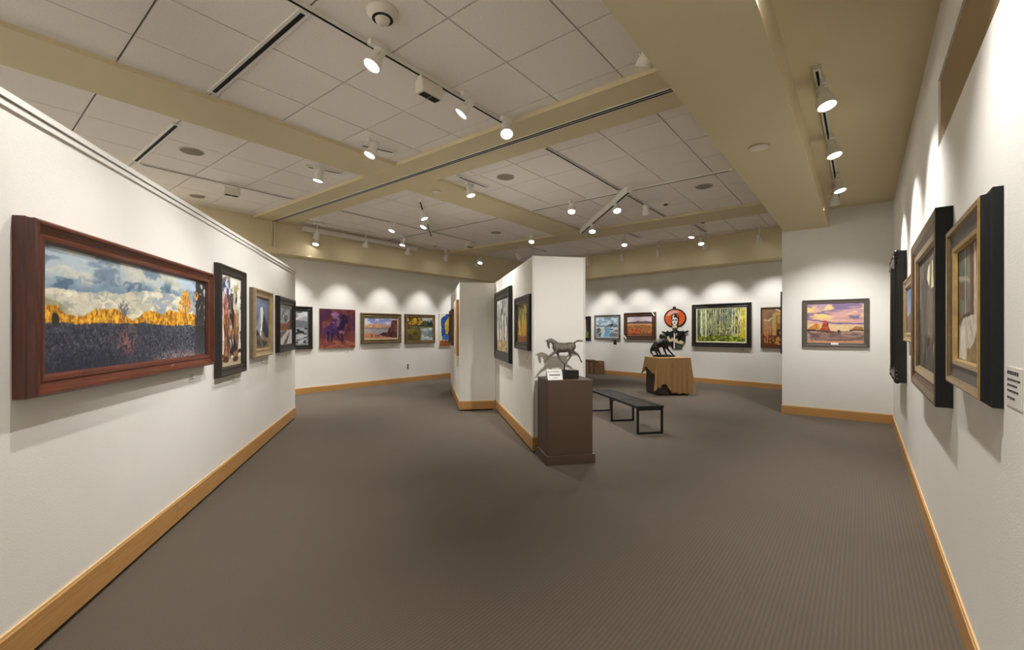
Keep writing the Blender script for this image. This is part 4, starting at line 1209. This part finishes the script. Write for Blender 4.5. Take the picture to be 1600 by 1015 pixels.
# far left wall
painting('grey monochrome landscape in a wide black frame half hidden by the partition', W_BL, -0.30, 0.83, 1.125, 2.205, art_mono, molding(0.115, 0.06, 0.03), F_black, 80, 15, liner=(0.012, F_silver))
painting('unframed red and purple canvas of a rider on a horse', W_BL, 1.03, 2.05, 1.13, 2.168, art_purple, px=90, seed=16, edge=mat('canvas_edge_plum', (84, 48, 46), 0.8))
painting('red canyon and blue sky painting in a bronze gilt frame', W_BL, 2.23, 3.62, 1.225, 2.10, art_canyon, molding(0.12, 0.07, 0.03), F_bronze, 90, 17, liner=(0.015, F_cream))
painting('river with yellow trees painting in a dark bronze frame', W_BL, 3.77, 4.99, 1.19, 2.108, art_river, molding(0.095, 0.06, 0.03), [F_brown, F_brown, F_brown, F_bronze], 90, 18)
painting('bright blue and yellow canvas beside the rear display block', W_BL, 5.19, 6.25, 1.08, 2.16, art_blueyellow, px=80, seed=19, edge=F_white)
# near display block
painting('grey horse legs painting in a heavy black frame on the near block', W_P1, 1.47, 3.09, 1.055, 2.335, art_greyhorse, molding(0.17, 0.065, 0.03), F_black, 90, 20)
painting('golden aspen painting in a black frame at the corner of the near block', W_P1, 0.11, 1.03, 1.325, 2.09, art_goldaspen, molding(0.11, 0.06, 0.03), F_black, 80, 21, liner=(0.012, F_bronze))
# rear display block
painting('tall tan-edged canvas on the side of the rear block', W_P2, 0.12, 0.95, 1.09, 2.22, art_palefigure, px=50, seed=22, depth=0.06, edge=mat('canvas_edge_tan', (172, 130, 84), 0.8))
painting('dark brown framed painting at the far end of the rear block', W_P2, 1.35, 2.5, 1.25, 2.09, art_redforest, molding(0.12, 0.10, 0.04), F_brown, 50, 23)
# far right wall
painting('narrow waterfall painting in a black frame half hidden by the near block', W_BR, -1.65, -0.68, 1.22, 2.135, art_waterfall, molding(0.10, 0.06, 0.03), F_black, 60, 24)
painting('blue snowy river painting in a pewter and black frame', W_BR, -0.50, 0.63, 1.27, 2.165, art_blueriver, molding(0.075, 0.055, 0.03), [F_black, F_black, F_black, F_silver], 80, 25, liner=(0.012, F_white))
td = painting('red desert painting in a dark brown frame with pale corner straps', W_BR, 0.80, 2.04, 1.29, 2.215, art_desert, molding(0.14, 0.06, 0.03), F_brown, 90, 26)
painting('big green aspen forest painting in a broad black frame with cream liner', W_BR, 3.30, 5.03, 1.11, 2.40, art_aspens, molding(0.13, 0.075, 0.035), F_black, 150, 27, liner=(0.03, F_cream))
painting('sepia old truck painting in a thin dark frame beside the end wall', W_BR, 5.28, 6.10, 1.115, 2.235, art_truck, [(0, 0.002), (0, 0.05), (0.03, 0.05), (0.035, 0.035)], F_brown, 80, 28)
for sx, sz in ((-1, 0), (1, 1)):
    cx = sx * 0.55; cz = 0.07 + sz * 0.785
    MB().xprism([(cx - 0.06 , cz + 0.06 * 1), (cx - 0.035, cz + 0.075), (cx + 0.06, cz - 0.05), (cx + 0.035, cz - 0.07)], -0.075, -0.05).build('corner_strap', F_white, td)
# end wall
painting('pink sunset desert painting in a slate grey frame with a white plaque', W_ST, 0.335, 1.32, 1.30, 2.165, art_sunset, molding(0.075, 0.05, 0.03), F_slate, 130, 29, plaque=True)
# side of the end wall (only its black frame edge shows)
painting('black frame seen edge-on round the corner of the end wall', (Vector((-1.22, ST_Y)), Vector((0, 1)), True), 0.30, 1.5, 1.13, 2.38, art_portrait, molding(0.10, 0.065, 0.03), F_black, 40, 30)
# right-hand wall
gilt = [(0, 0.001), (0, 0.03), (0.018, 0.034), (0.022, 0.060), (0.030, 0.066), (0.050, 0.064), (0.058, 0.050), (0.118, 0.042), (0.124, 0.052), (0.145, 0.052), (0.152, 0.034)]
painting('nearest right-hand painting of a white-sheeted interior in a gilt frame with black sides', W_RW, 2.46, 3.36, 1.305, 2.145, art_interior, gilt, [F_blackside] * 3 + [F_gold, F_gold, F_bronze, F_slate, F_gold, F_gold, F_gold], 120, 31)
broad = [(0, 0.001), (0, 0.078), (0.02, 0.083), (0.06, 0.075), (0.10, 0.055), (0.115, 0.066), (0.15, 0.060), (0.165, 0.04)]
painting('tall dark figure painting in a broad bronze frame with black sides', W_RW, 3.64, 5.26, 1.145, 2.33, art_dancer, broad, [F_blackside, F_bronze, F_bronze, F_brown, F_champ, F_champ, F_bronze], 110, 32)
painting('small blue-skied painting in a pale frame between two dark frames', W_RW, 5.75, 6.80, 1.475, 2.16, art_skylit, molding(0.10, 0.05, 0.025), F_champ, 50, 33)
orn = painting('ornate black frame farthest along the right-hand wall', W_RW, 7.09, 8.25, 0.97, 2.56, art_portrait, [(0, 0.001), (0, 0.085), (0.03, 0.10), (0.05, 0.112), (0.09, 0.105), (0.13, 0.07), (0.15, 0.08), (0.17, 0.04)], F_black, 50, 34)
ow, oh = 8.25 - 7.09, 2.56 - 0.97
rr = random.Random(3)
for cx_, cz_ in ((-ow / 2, 0.0), (ow / 2, 0.0), (-ow / 2, oh), (ow / 2, oh), (0, 0.0), (0, oh)):
    m = MB()
    sx = 0 if cx_ == 0 else math.copysign(1, cx_); sz = 0 if abs(cz_ - oh / 2) < 0.01 else (1 if cz_ > 0 else -1)
    for i in range(5):
        a_ = (i - 2) * 0.05
        if sx and sz:
            q_ = (cx_ - sx * max(0, a_) * 1.0 - sx * 0.03, cz_ - sz * max(0, -a_) * 1.0 - sz * 0.03)
        elif sz:
            q_ = (cx_ + a_, cz_ - sz * 0.03)
        else:
            q_ = (cx_ - sx * 0.03, cz_ + a_)
        m.ball((q_[0], -0.085, q_[1]), (0.045 - 0.008 * abs(i - 2), 0.028 + 0.010 * rr.random(), 0.045 - 0.008 * abs(i - 2)), 8, 6)
    m.build('carved_scroll', F_black, orn, smooth=True)

# ------------------------------------------------------------------ wall labels
def label_card(label, wall, s, z, w=0.12, h=0.075, lines=3, dark=False):
    P, D, flip = wall
    loc, rz = wallframe(P, D, s, s, z, flip)
    t = thing('wall_label', label, 'label', loc, rz, 'caption cards beside paintings')
    MB().box(-w / 2, w / 2, -0.004, -0.0005, 0, h).build('card', M_black if dark else M_paper, t)
    m = MB()
    for i in range(lines):
        zz = h * (0.78 - 0.25 * i)
        m.box(-w * 0.42, w * (0.36 - 0.2 * (i % 2)), -0.0048, -0.004, zz - h * 0.035, zz + h * 0.035)
    m.build('print', M_paper if dark else M_ink, t)
label_card('caption card below the right end of the big autumn landscape', W_LEFT, 1.78, 1.15)
label_card('caption card under the tall cowhands painting', W_LEFT, 2.86, 1.02)
label_card('caption card under the gilt-framed mountain peak', W_LEFT, 4.02, 1.13)
label_card('caption card under the snowy mountain road painting', W_LEFT, 5.45, 1.13)
label_card('caption card under the purple rider canvas', W_BL, 1.85, 0.98)
label_card('caption card under the canyon painting', W_BL, 3.35, 1.10)
label_card('caption card under the golden aspen painting on the near block', W_P1, 0.35, 1.17)
label_card('caption card under the big green aspen forest painting', W_BR, 4.80, 1.00, 0.16)
label_card('caption card under the pink sunset painting', W_ST, 1.22, 1.215, 0.16, 0.04, 1)
label_card('small dark caption plate under the blue snowy river painting', W_BR, 0.40, 1.09, 0.13, 0.20, 2, True)
# the nearest label on the right wall: columns of dark print
loc, rz = wallframe(W_RW[0], W_RW[1], 2.31, 2.31, 1.33, True)
t = thing('wall_label', 'white caption card with dark print beside the nearest gilt frame', 'label', loc, rz, 'caption cards beside paintings')
MB().box(-0.10, 0.10, -0.003, -0.0005, 0, 0.14).build('card', M_label, t)
m = MB()
for i, (z0_, ln) in enumerate(((0.120, 0.14), (0.095, 0.16), (0.075, 0.12), (0.055, 0.15), (0.030, 0.08))):
    x = -0.085
    while x < -0.085 + ln:
        wd = rr.uniform(0.012, 0.03)
        m.box(x, x + wd, -0.0038, -0.003, z0_ - (0.006 if i == 0 else 0.0035), z0_ + (0.006 if i == 0 else 0.0035)); x += wd + 0.007
m.build('print', M_ink, t)
# power outlet on the far left wall
loc, rz = wallframe(W_BL[0], W_BL[1], 3.9, 3.9, 0.40, False)
t = thing('wall_outlet', 'ivory power outlet low on the far left wall', 'outlet', loc, rz)
MB().box(-0.055, 0.055, -0.008, -0.0005, 0, 0.17).build('plate', M_plastic, t, bevel=0.004)
for z_ in (0.05, 0.12):
    MB().box(-0.024, 0.024, -0.011, -0.006, z_ - 0.024, z_ + 0.024).build('socket', M_slot, t)

# ------------------------------------------------------------------ one-piece modelled bodies
def blob(name, chains, voxel, m, parent, smooth_it=2):
    """chains of (x, y, z, r) become one continuous skin"""
    b = MB()
    for ch in chains:
        P = [Vector(c[:3]) for c in ch]; R = [c[3] for c in ch]
        pts = []; rs = []
        for i in range(len(P) - 1):
            k = max(2, int((P[i + 1] - P[i]).length / (0.35 * min(R[i], R[i + 1]) + 1e-6)))
            k = min(k, 24)
            for j in range(k):
                t = j / k
                pts.append(P[i].lerp(P[i + 1], t)); rs.append(R[i] + (R[i + 1] - R[i]) * t)
        pts.append(P[-1]); rs.append(R[-1])
        for p, r in zip(pts, rs):
            b.ball(p, r, 10, 7)
    me = b.mesh(name)
    o = bpy.data.objects.new(name, me); COL.objects.link(o)
    md = o.modifiers.new('remesh', 'REMESH'); md.mode = 'VOXEL'; md.voxel_size = voxel; md.use_smooth_shade = True
    sm = o.modifiers.new('smooth', 'SMOOTH'); sm.iterations = smooth_it; sm.factor = 0.5
    dg = bpy.context.evaluated_depsgraph_get()
    me2 = bpy.data.meshes.new_from_object(o.evaluated_get(dg))
    bpy.data.objects.remove(o); bpy.data.meshes.remove(me)
    me2.name = name
    me2.materials.clear(); me2.materials.append(m)
    for p in me2.polygons: p.use_smooth = True
    return link(name, me2, parent)

# ------------------------------------------------------------------ pedestal with the bronze horse
RZ1 = math.atan2(P1_R.y, P1_R.x)
near = Vector((-2.931, 4.390))
pc = near + P1_R * 0.306 + P1_D * 0.272
ped = thing('pedestal', 'brown square pedestal standing in front of the near display block', 'pedestal', (pc.x, pc.y, 0), RZ1)
MB().box(-0.306, 0.306, -0.272, 0.272, 0, 0.112).build('plinth', M_ped, ped, bevel=0.004)
MB().box(-0.280, 0.280, -0.246, 0.246, 0.112, 0.985).build('body', M_ped, ped, bevel=0.004)
MB().box(-0.283, 0.283, -0.249, 0.249, 0.985, 1.005).build('top_panel', M_ped, ped, bevel=0.003)

hr = thing('horse_sculpture', 'grey-brown bronze of a trotting horse on a black block, on the brown pedestal', 'sculpture', (pc.x, pc.y, 1.005), RZ1)
def hp(X, Y, y, r):
    return ((X / 11.28 - 51.6) / 124.8, y + 0.02, (75.4 - Y / 11.28) / 124.8, r)
horse = [
    [hp(450, 305, 0, .058), hp(520, 315, 0, .064), hp(600, 318, 0, .062), hp(680, 305, 0, .060), hp(735, 295, 0, .052)],   # barrel
    [hp(470, 290, 0, .046), hp(420, 250, 0, .034), hp(375, 205, 0, .027), hp(335, 185, 0, .024)],                           # neck
    [hp(330, 186, 0, .024), hp(300, 210, 0, .022), hp(298, 265, 0, .017), hp(315, 320, 0, .011)],                           # head
    [hp(350, 168, 0, .012), hp(400, 190, 0, .012), hp(460, 225, 0, .010)],                                                  # mane
    [hp(300, 180, .012, .008), hp(262, 195, .014, .006), hp(236, 204, .014, .003)], [hp(300, 178, -.012, .008), hp(268, 186, -.014, .006), hp(246, 192, -.014, .003)],
    [hp(760, 250, 0, .014), hp(800, 215, 0, .011), hp(850, 195, 0, .013), hp(910, 198, 0, .012), hp(945, 208, 0, .005)],    # tail
    [hp(440, 340, -.025, .032), hp(400, 405, -.025, .019), hp(330, 445, -.025, .014), hp(290, 485, -.025, .0105), hp(262, 530, -.025, .0085), hp(240, 556, -.025, .010)],
    [hp(475, 350, .025, .032), hp(480, 430, .025, .018), hp(510, 510, .025, .0125), hp(548, 560, .02, .0095), hp(578, 588, .02, .011)],
    [hp(690, 320, -.025, .042), hp(688, 400, -.025, .024), hp(690, 480, -.025, .0135), hp(655, 535, -.022, .010), hp(615, 588, -.02, .011)],
    [hp(735, 310, .025, .042), hp(760, 395, .025, .023), hp(850, 440, .025, .0135), hp(885, 490, .025, .010), hp(912, 550, .025, .0095), hp(924, 576, .025, .011)],
]
blob('horse_body', horse, 0.0042, M_bronze, hr, 1)
MB().lathe([(0.012, 0.098), (0.010, 0.11), (0.008, 0.15), (0.010, 0.182)], 10, origin=(0.008, 0.02, 0)).build('support_post', M_bronzedark, hr, smooth=True)
MB().box(-0.030, 0.172, -0.06, 0.10, 0.0, 0.10).build('base_block', M_stone, hr, bevel=0.004)

cd = thing('title_card', 'white folded title card in front of the bronze horse', 'card', tuple((pc + P1_R * -0.165 + P1_D * -0.155)) + (1.005,), RZ1)
m = MB(); m.v = [(-.098, -.03, 0), (.090, -.03, 0), (.084, .012, .122), (-.104, .012, .122), (.084, .05, 0), (-.098, .05, 0)]
m.v += [(v[0], v[1] + 0.003, v[2] - 0.002 if v[2] > 0 else 0) for v in m.v]
m.f = [(0, 1, 2, 3), (3, 2, 4, 5), (7, 6, 9, 8), (9, 11, 10, 8), (0, 3, 9, 6), (1, 7, 8, 2)]
m.build('folded_card', M_paper, cd)
def cardline(x0, x1, k, hh, name):
    m = MB()
    for kk in (k - hh, k + hh):
        for x in (x0, x1):
            m.v.append((x - 0.006 * kk, -.0308 + .042 * kk, .122 * kk + 0.0003))
    m.f = [(0, 1, 3, 2)]
    m.v += [(v[0], v[1] + 0.0006, v[2]) for v in m.v]; m.f += [(4, 6, 7, 5), (0, 4, 5, 1), (2, 3, 7, 6), (0, 2, 6, 4), (1, 5, 7, 3)]
    m.build(name, M_ink, cd)
cardline(-.082, -.066, .78, .05, 'printed_mark'); cardline(-.050, .060, .79, .022, 'printed_line'); cardline(-.072, .066, .46, .045, 'printed_line'); cardline(-.03, .03, .2, .015, 'printed_line')

# ------------------------------------------------------------------ slatted bench
bn = Vector((-2.718, 6.58)); bw = 0.436
bench = thing('bench', 'black metal slatted bench on three rectangular leg frames', 'bench', (bn.x, bn.y, 0), RZ1)
# local x = across (right), y = along the bench away from the viewer
BL_LEN = 2.03
for i, yy in enumerate((0.0, 0.99, 1.98)):
    s = 0.032
    f = MB().box(0, s, yy, yy + s, 0, 0.395).box(bw - s, bw, yy, yy + s, 0, 0.395).box(s, bw - s, yy, yy + s, 0, s).box(s, bw - s, yy, yy + s, 0.363, 0.395)
    f.build('leg_frame', M_metalblack, bench, bevel=0.003)
for x0 in (-0.005, bw - 0.025):
    MB().box(x0, x0 + 0.03, -0.012, BL_LEN - 0.008, 0.395, 0.437).build('side_rail', M_metalblack, bench, bevel=0.003)
for y0 in (-0.014, BL_LEN - 0.036):
    MB().box(0.025, bw - 0.025, y0, y0 + 0.03, 0.395, 0.437).build('end_rail', M_metalblack, bench, bevel=0.003)
ns = 7
for i in range(ns):
    c = 0.025 + (bw - 0.05) * (i + 0.5) / ns
    MB().box(c - 0.0145, c + 0.0145, 0.016, BL_LEN - 0.036, 0.430, 0.437).build('slat', M_metalblack, bench, bevel=0.002)

# ------------------------------------------------------------------ draped box with the dark bronze
tr_ = Vector((math.sqrt(.5), math.sqrt(.5))); td_ = Vector((-math.sqrt(.5), math.sqrt(.5)))
tn = Vector((-3.945, 10.80)); tw, tdp, tz = 0.84, 0.70, 0.925
tc_ = tn + tr_ * (tw / 2) + td_ * (tdp / 2)
tb = thing('display_box', 'dark brown display box mostly hidden under the tan cloth', 'pedestal', (tc_.x, tc_.y, 0), math.pi / 4)
MB().box(-tw / 2 + .01, tw / 2 - .01, -tdp / 2 + .01, tdp / 2 - .01, 0.03, tz - 0.02).build('body', M_darkbox, tb, bevel=0.004)
MB().box(-tw / 2 + .03, tw / 2 - .03, -tdp / 2 + .03, tdp / 2 - .03, 0.0, 0.032).build('plinth', M_black, tb)
MB().box(-tw / 2, tw / 2, -tdp / 2, tdp / 2, tz - 0.02, tz - 0.006).build('top_panel', M_darkbox, tb)
def cloth():
    per = []   # (x, y, nx, ny, drop)
    def side(p, q, n, drops, cnt):
        for i in range(cnt):
            t = i / cnt
            per.append((p[0] + (q[0] - p[0]) * t, p[1] + (q[1] - p[1]) * t, n[0], n[1], float(np.interp(t, [d[0] for d in drops], [d[1] for d in drops]))))
    hx, hy = tw / 2 + 0.008, tdp / 2 + 0.008
    def corner(c, n0, n1, d0, dm, d1, cnt=14):
        for i in range(cnt):
            t = i / cnt
            a0 = math.atan2(n0[1], n0[0]); a = a0 + t * math.pi / 2
            dr = float(np.interp(t, [0, .5, 1], [d0, dm, d1]))
            per.append((c[0], c[1], math.cos(a), math.sin(a), dr))
    # start front-left, go counter-clockwise: front, right, back, left
    side((-hx, -hy), (hx, -hy), (0, -1), [(0, .66), (.06, .74), (.10, .68), (.16, .62), (.26, .63), (.33, .74), (.42, .85), (.55, .83), (.64, .87), (.74, .84), (.85, .87), (1, .84)], 70)
    corner((hx, -hy), (0, -1), (1, 0), .84, .86, .60)
    side((hx, -hy), (hx, hy), (1, 0), [(0, .60), (.3, .42), (.7, .34), (1, .40)], 40)
    corner((hx, hy), (1, 0), (0, 1), .40, .48, .40)
    side((hx, hy), (-hx, hy), (0, 1), [(0, .40), (.5, .34), (1, .36)], 40)
    corner((-hx, hy), (0, 1), (-1, 0), .36, .44, .28)
    side((-hx, hy), (-hx, -hy), (-1, 0), [(0, .26), (.2, .25), (.5, .33), (.75, .38), (.92, .41), (.97, .60), (1, .66)], 44)
    corner((-hx, -hy), (-1, 0), (0, -1), .70, .78, .66)
    n = len(per); K = 14
    v = []; f = []
    for k in range(K + 1):
        t = k / K
        for i, (x, y, nx, ny, dr) in enumerate(per):
            fold = 0.5 + 0.5 * math.sin(i * 0.55 + 0.8 * math.sin(i * 0.13))
            crn = 1.0 if abs(nx * ny) > 0.05 else 0.0
            out = 0.006 + t ** 1.3 * dr * (0.018 + 0.045 * fold + 0.15 * crn * 2 * abs(nx * ny))
            z = tz - t * dr - 0.006 * (1 - math.cos(t * 3)) - 0.004
            if z < 0.012: z = 0.012
            v.append((x + nx * out, y + ny * out, z))
    for k in range(K):
        for i in range(n):
            j = (i + 1) % n
            f.append((k * n + i, (k + 1) * n + i, (k + 1) * n + j, k * n + j))
    c = len(v); v.append((0, 0, tz + 0.001))
    for i in range(n):
        f.append((i, (i + 1) % n, c))
    me = bpy.data.meshes.new('tablecloth'); me.from_pydata(v, [], f); me.update()
    for p in me.polygons: p.use_smooth = True
    me.materials.append(M_cloth)
    o = link('drape_cloth', me, None, (tc_.x, tc_.y, 0), math.pi / 4)
    md = o.modifiers.new('thickness', 'SOLIDIFY'); md.thickness = 0.004; md.offset = 1
    es = o.modifiers.new('edges', 'EDGE_SPLIT'); es.split_angle = math.radians(50)
    return tag(o, 'tan cloth draped unevenly over the dark display box', 'cloth')
cloth()
sc = tc_ - tr_ * 0.10 - td_ * 0.02
sv = thing('animal_sculpture', 'dark bronze of a rearing animal on a rocky base, on the draped box', 'sculpture', (sc.x, sc.y, tz + 0.006), YAW)
def sp(X, Y, y, r):
    return ((X - 310) / 626.0, y, (888 - Y) / 626.0, r)
beast = [
    [sp(150, 750, 0, .075), sp(215, 690, 0, .105), sp(290, 655, 0, .110), sp(345, 660, 0, .085)],
    [sp(300, 640, 0, .085), sp(285, 595, 0, .062), sp(268, 560, 0, .045)],
    [sp(270, 562, 0, .052), sp(300, 572, 0, .044), sp(342, 604, 0, .026)],
    [sp(262, 540, .03, .014), sp(258, 530, .036, .010)], [sp(268, 540, -.03, .014), sp(266, 530, -.036, .010)],
    [sp(345, 665, 0, .07), sp(368, 690, 0, .05)],
    [sp(140, 740, 0, .05), sp(112, 770, 0, .030), sp(112, 815, 0, .022), sp(135, 855, 0, .016)],
    [sp(180, 745, -.05, .055), sp(175, 800, -.05, .030), sp(200, 840, -.05, .022), sp(205, 866, -.05, .022)],
    [sp(205, 735, .05, .055), sp(235, 790, .05, .030), sp(262, 835, .05, .022), sp(270, 866, .05, .022)],
    [sp(300, 715, -.05, .050), sp(310, 780, -.05, .028), sp(335, 830, -.05, .021), sp(350, 866, -.05, .021)],
    [sp(345, 705, .05, .050), sp(385, 765, .05, .028), sp(430, 820, .05, .022), sp(475, 866, .05, .022)],
]
blob('animal_body', beast, 0.009, M_bronzedark, sv, 1)
blob('rocky_base', [[sp(150, 872, 0, .024), sp(230, 868, .03, .030), sp(300, 866, -.03, .032), sp(400, 868, .02, .030), sp(485, 874, 0, .020)], [sp(180, 876, -.06, .016), sp(320, 872, -.08, .024), sp(440, 876, -.05, .016)], [sp(180, 876, .06, .016), sp(320, 872, .08, .024), sp(440, 876, .06, .016)]], 0.01, M_bronzedark, sv, 2)

# ------------------------------------------------------------------ brown cartons by the far wall
def carton(label, s0, s1, d0, d1, h, open_top=True):
    nn = away(BR_P, BR_D)
    c = BR_P + BR_D * ((s0 + s1) / 2) + nn * ((d0 + d1) / 2)
    rz = math.atan2(BR_D.y, BR_D.x)
    t = thing('carton', label, 'box', (c.x, c.y, 0), rz, 'brown cartons by the far wall')
    w, d = (s1 - s0) / 2, (d1 - d0) / 2
    th = 0.012
    MB().box(-w, w, -d, -d + th, 0, h).build('front_panel', M_card, t)
    MB().box(-w, w, d - th, d, 0, h).build('back_panel', M_card, t)
    for sx in (-1, 1):
        x0, x1 = sorted((sx * w, sx * (w - th)))
        MB().box(x0, x1, -d + th, d - th, 0, h).build('side_panel', M_card, t)
    MB().box(-w, w, -d, d, 0.0, 0.01).build('bottom_panel', M_card, t)
    MB().box(-w + th, w - th, -d + th, d - th, h - 0.06, h - 0.045).build('top_flap', M_carddark, t)
    MB().box(-0.03, 0.03, -d - 0.001, -d, 0.0, h).build('tape_strip', M_carddark, t)
    MB().box(-w, w, -d - 0.002, -d, h - 0.05, h - 0.005).build('rim_band', M_carddark, t)
carton('right-hand brown carton standing by the far wall', -0.40, -0.03, 0.06, 0.42, 0.48)
carton('left-hand brown carton half hidden by the near display block', -0.98, -0.44, 0.06, 0.46, 0.50)

# ------------------------------------------------------------------ painted cut-out figure on the far right wall
cut_loc, cut_rz = wallframe(BR_P, BR_D, 2.715, 2.715, 1.0, False)
cut = thing('wall_cutout', 'painted cut-out of a figure in an orange hat with two crossed pistols', 'cutout', cut_loc, cut_rz)
def cx(X, Y):
    return ((X - 430) / 465.0, (752 - Y) / 486.0)
def ellipse(X, Y, rx, ry, n=40):
    return [cx(X + rx * math.cos(2 * math.pi * i / n), Y + ry * math.sin(2 * math.pi * i / n)) for i in range(n)]
C_black = mat('cutout_black', (22, 20, 20), 0.5, 0.1)
C_orange = mat('cutout_orange', (226, 96, 40), 0.45, 0.2, 3)
C_pink = mat('cutout_pink', (236, 176, 160), 0.45, 0.08)
C_white = mat('cutout_white', (240, 236, 228), 0.5, 0.02)
C_skin = mat('cutout_cream', (226, 206, 166), 0.5, 0.05)
C_green = mat('cutout_green', (70, 84, 64), 0.5, 0.1)
C_grey = mat('cutout_grey', (120, 120, 122), 0.5, 0.2)
def piece(name, poly, d0, d1, m):
    MB().xprism(poly, -d1, -d0).build(name, m, cut)
piece('hat_rim', ellipse(430, 268, 178, 150), 0.002, 0.020, C_black)
piece('hat_knob', ellipse(420, 108, 26, 22, 20), 0.002, 0.018, C_black)
piece('hat_brim', ellipse(430, 268, 158, 130), 0.020, 0.026, C_orange)
piece('hat_pink_top', [cx(*q) for q in ((330, 175), (380, 150), (440, 146), (500, 160), (480, 190), (430, 200), (370, 215), (320, 235), (300, 230))], 0.026, 0.029, C_pink)  # pinkish top of the painted hat
piece('hair', [cx(*q) for q in ((370, 270), (385, 215), (430, 192), (480, 200), (500, 250), (495, 330), (480, 420), (390, 420), (375, 340))], 0.026, 0.034, C_black)
piece('hair_streak', [cx(*q) for q in ((390, 260), (410, 215), (430, 215), (415, 260))], 0.034, 0.036, C_white)
piece('hair_streak', [cx(*q) for q in ((450, 205), (485, 215), (490, 260), (470, 240))], 0.034, 0.036, C_orange)
piece('face', [cx(*q) for q in ((388, 285), (405, 262), (450, 258), (478, 275), (482, 320), (462, 365), (432, 385), (402, 365), (385, 325))], 0.034, 0.042, C_white)
for X in (405, 455):
    piece('eye', ellipse(X, 298, 15, 13, 14), 0.042, 0.045, C_black)
piece('mouth', ellipse(428, 346, 13, 7, 12), 0.042, 0.045, C_black)
piece('neck', [cx(*q) for q in ((400, 375), (465, 375), (470, 425), (395, 425))], 0.034, 0.039, C_skin)
piece('jacket', [cx(*q) for q in ((300, 470), (360, 420), (430, 440), (500, 420), (570, 470), (598, 560), (590, 650), (545, 690), (540, 745), (390, 745), (360, 700), (270, 690), (245, 640), (250, 540))], 0.002, 0.026, C_black)
piece('jacket_panel', [cx(*q) for q in ((460, 660), (545, 650), (538, 738), (450, 738))], 0.026, 0.029, C_green)
for sgn, q in ((-1, ((300, 455), (340, 418), (385, 415), (400, 460), (350, 485))), (1, ((470, 450), (490, 412), (535, 425), (560, 470), (500, 470)))):
    piece('collar', [cx(*p_) for p_ in q], 0.030, 0.036, C_white)
piece('scarf', [cx(*q) for q in ((405, 420), (460, 420), (450, 470), (430, 520), (415, 470))], 0.036, 0.041, C_green)
piece('shirt_stripe', [cx(*q) for q in ((416, 500), (437, 500), (434, 740), (414, 740))], 0.030, 0.034, C_white)
piece('forearm', [cx(*q) for q in ((310, 560), (335, 545), (410, 580), (412, 630), (350, 640), (318, 610))], 0.034, 0.046, C_skin)
piece('forearm', [cx(*q) for q in ((425, 600), (470, 585), (545, 620), (582, 645), (555, 675), (480, 660), (428, 640))], 0.034, 0.046, C_skin)
piece('cuff', ellipse(500, 610, 22, 16, 14), 0.046, 0.049, C_black)
piece('pistol', [cx(*q) for q in ((460, 545), (470, 520), (640, 460), (652, 472), (640, 490), (530, 530), (500, 590), (470, 595))], 0.036, 0.052, C_black)
piece('pistol', [cx(*q) for q in ((380, 545), (370, 510), (232, 470), (222, 485), (240, 500), (330, 530), (360, 590), (385, 590))], 0.036, 0.052, C_black)
piece('pistol_hand', ellipse(262, 535, 22, 26, 14), 0.026, 0.032, C_grey)
for X, Y in ((480, 515), (455, 505)):
    piece('fringe', [cx(X, Y), cx(X + 14, Y - 6), cx(X + 6, Y + 40), cx(X - 6, Y + 42)], 0.028, 0.033, C_white)
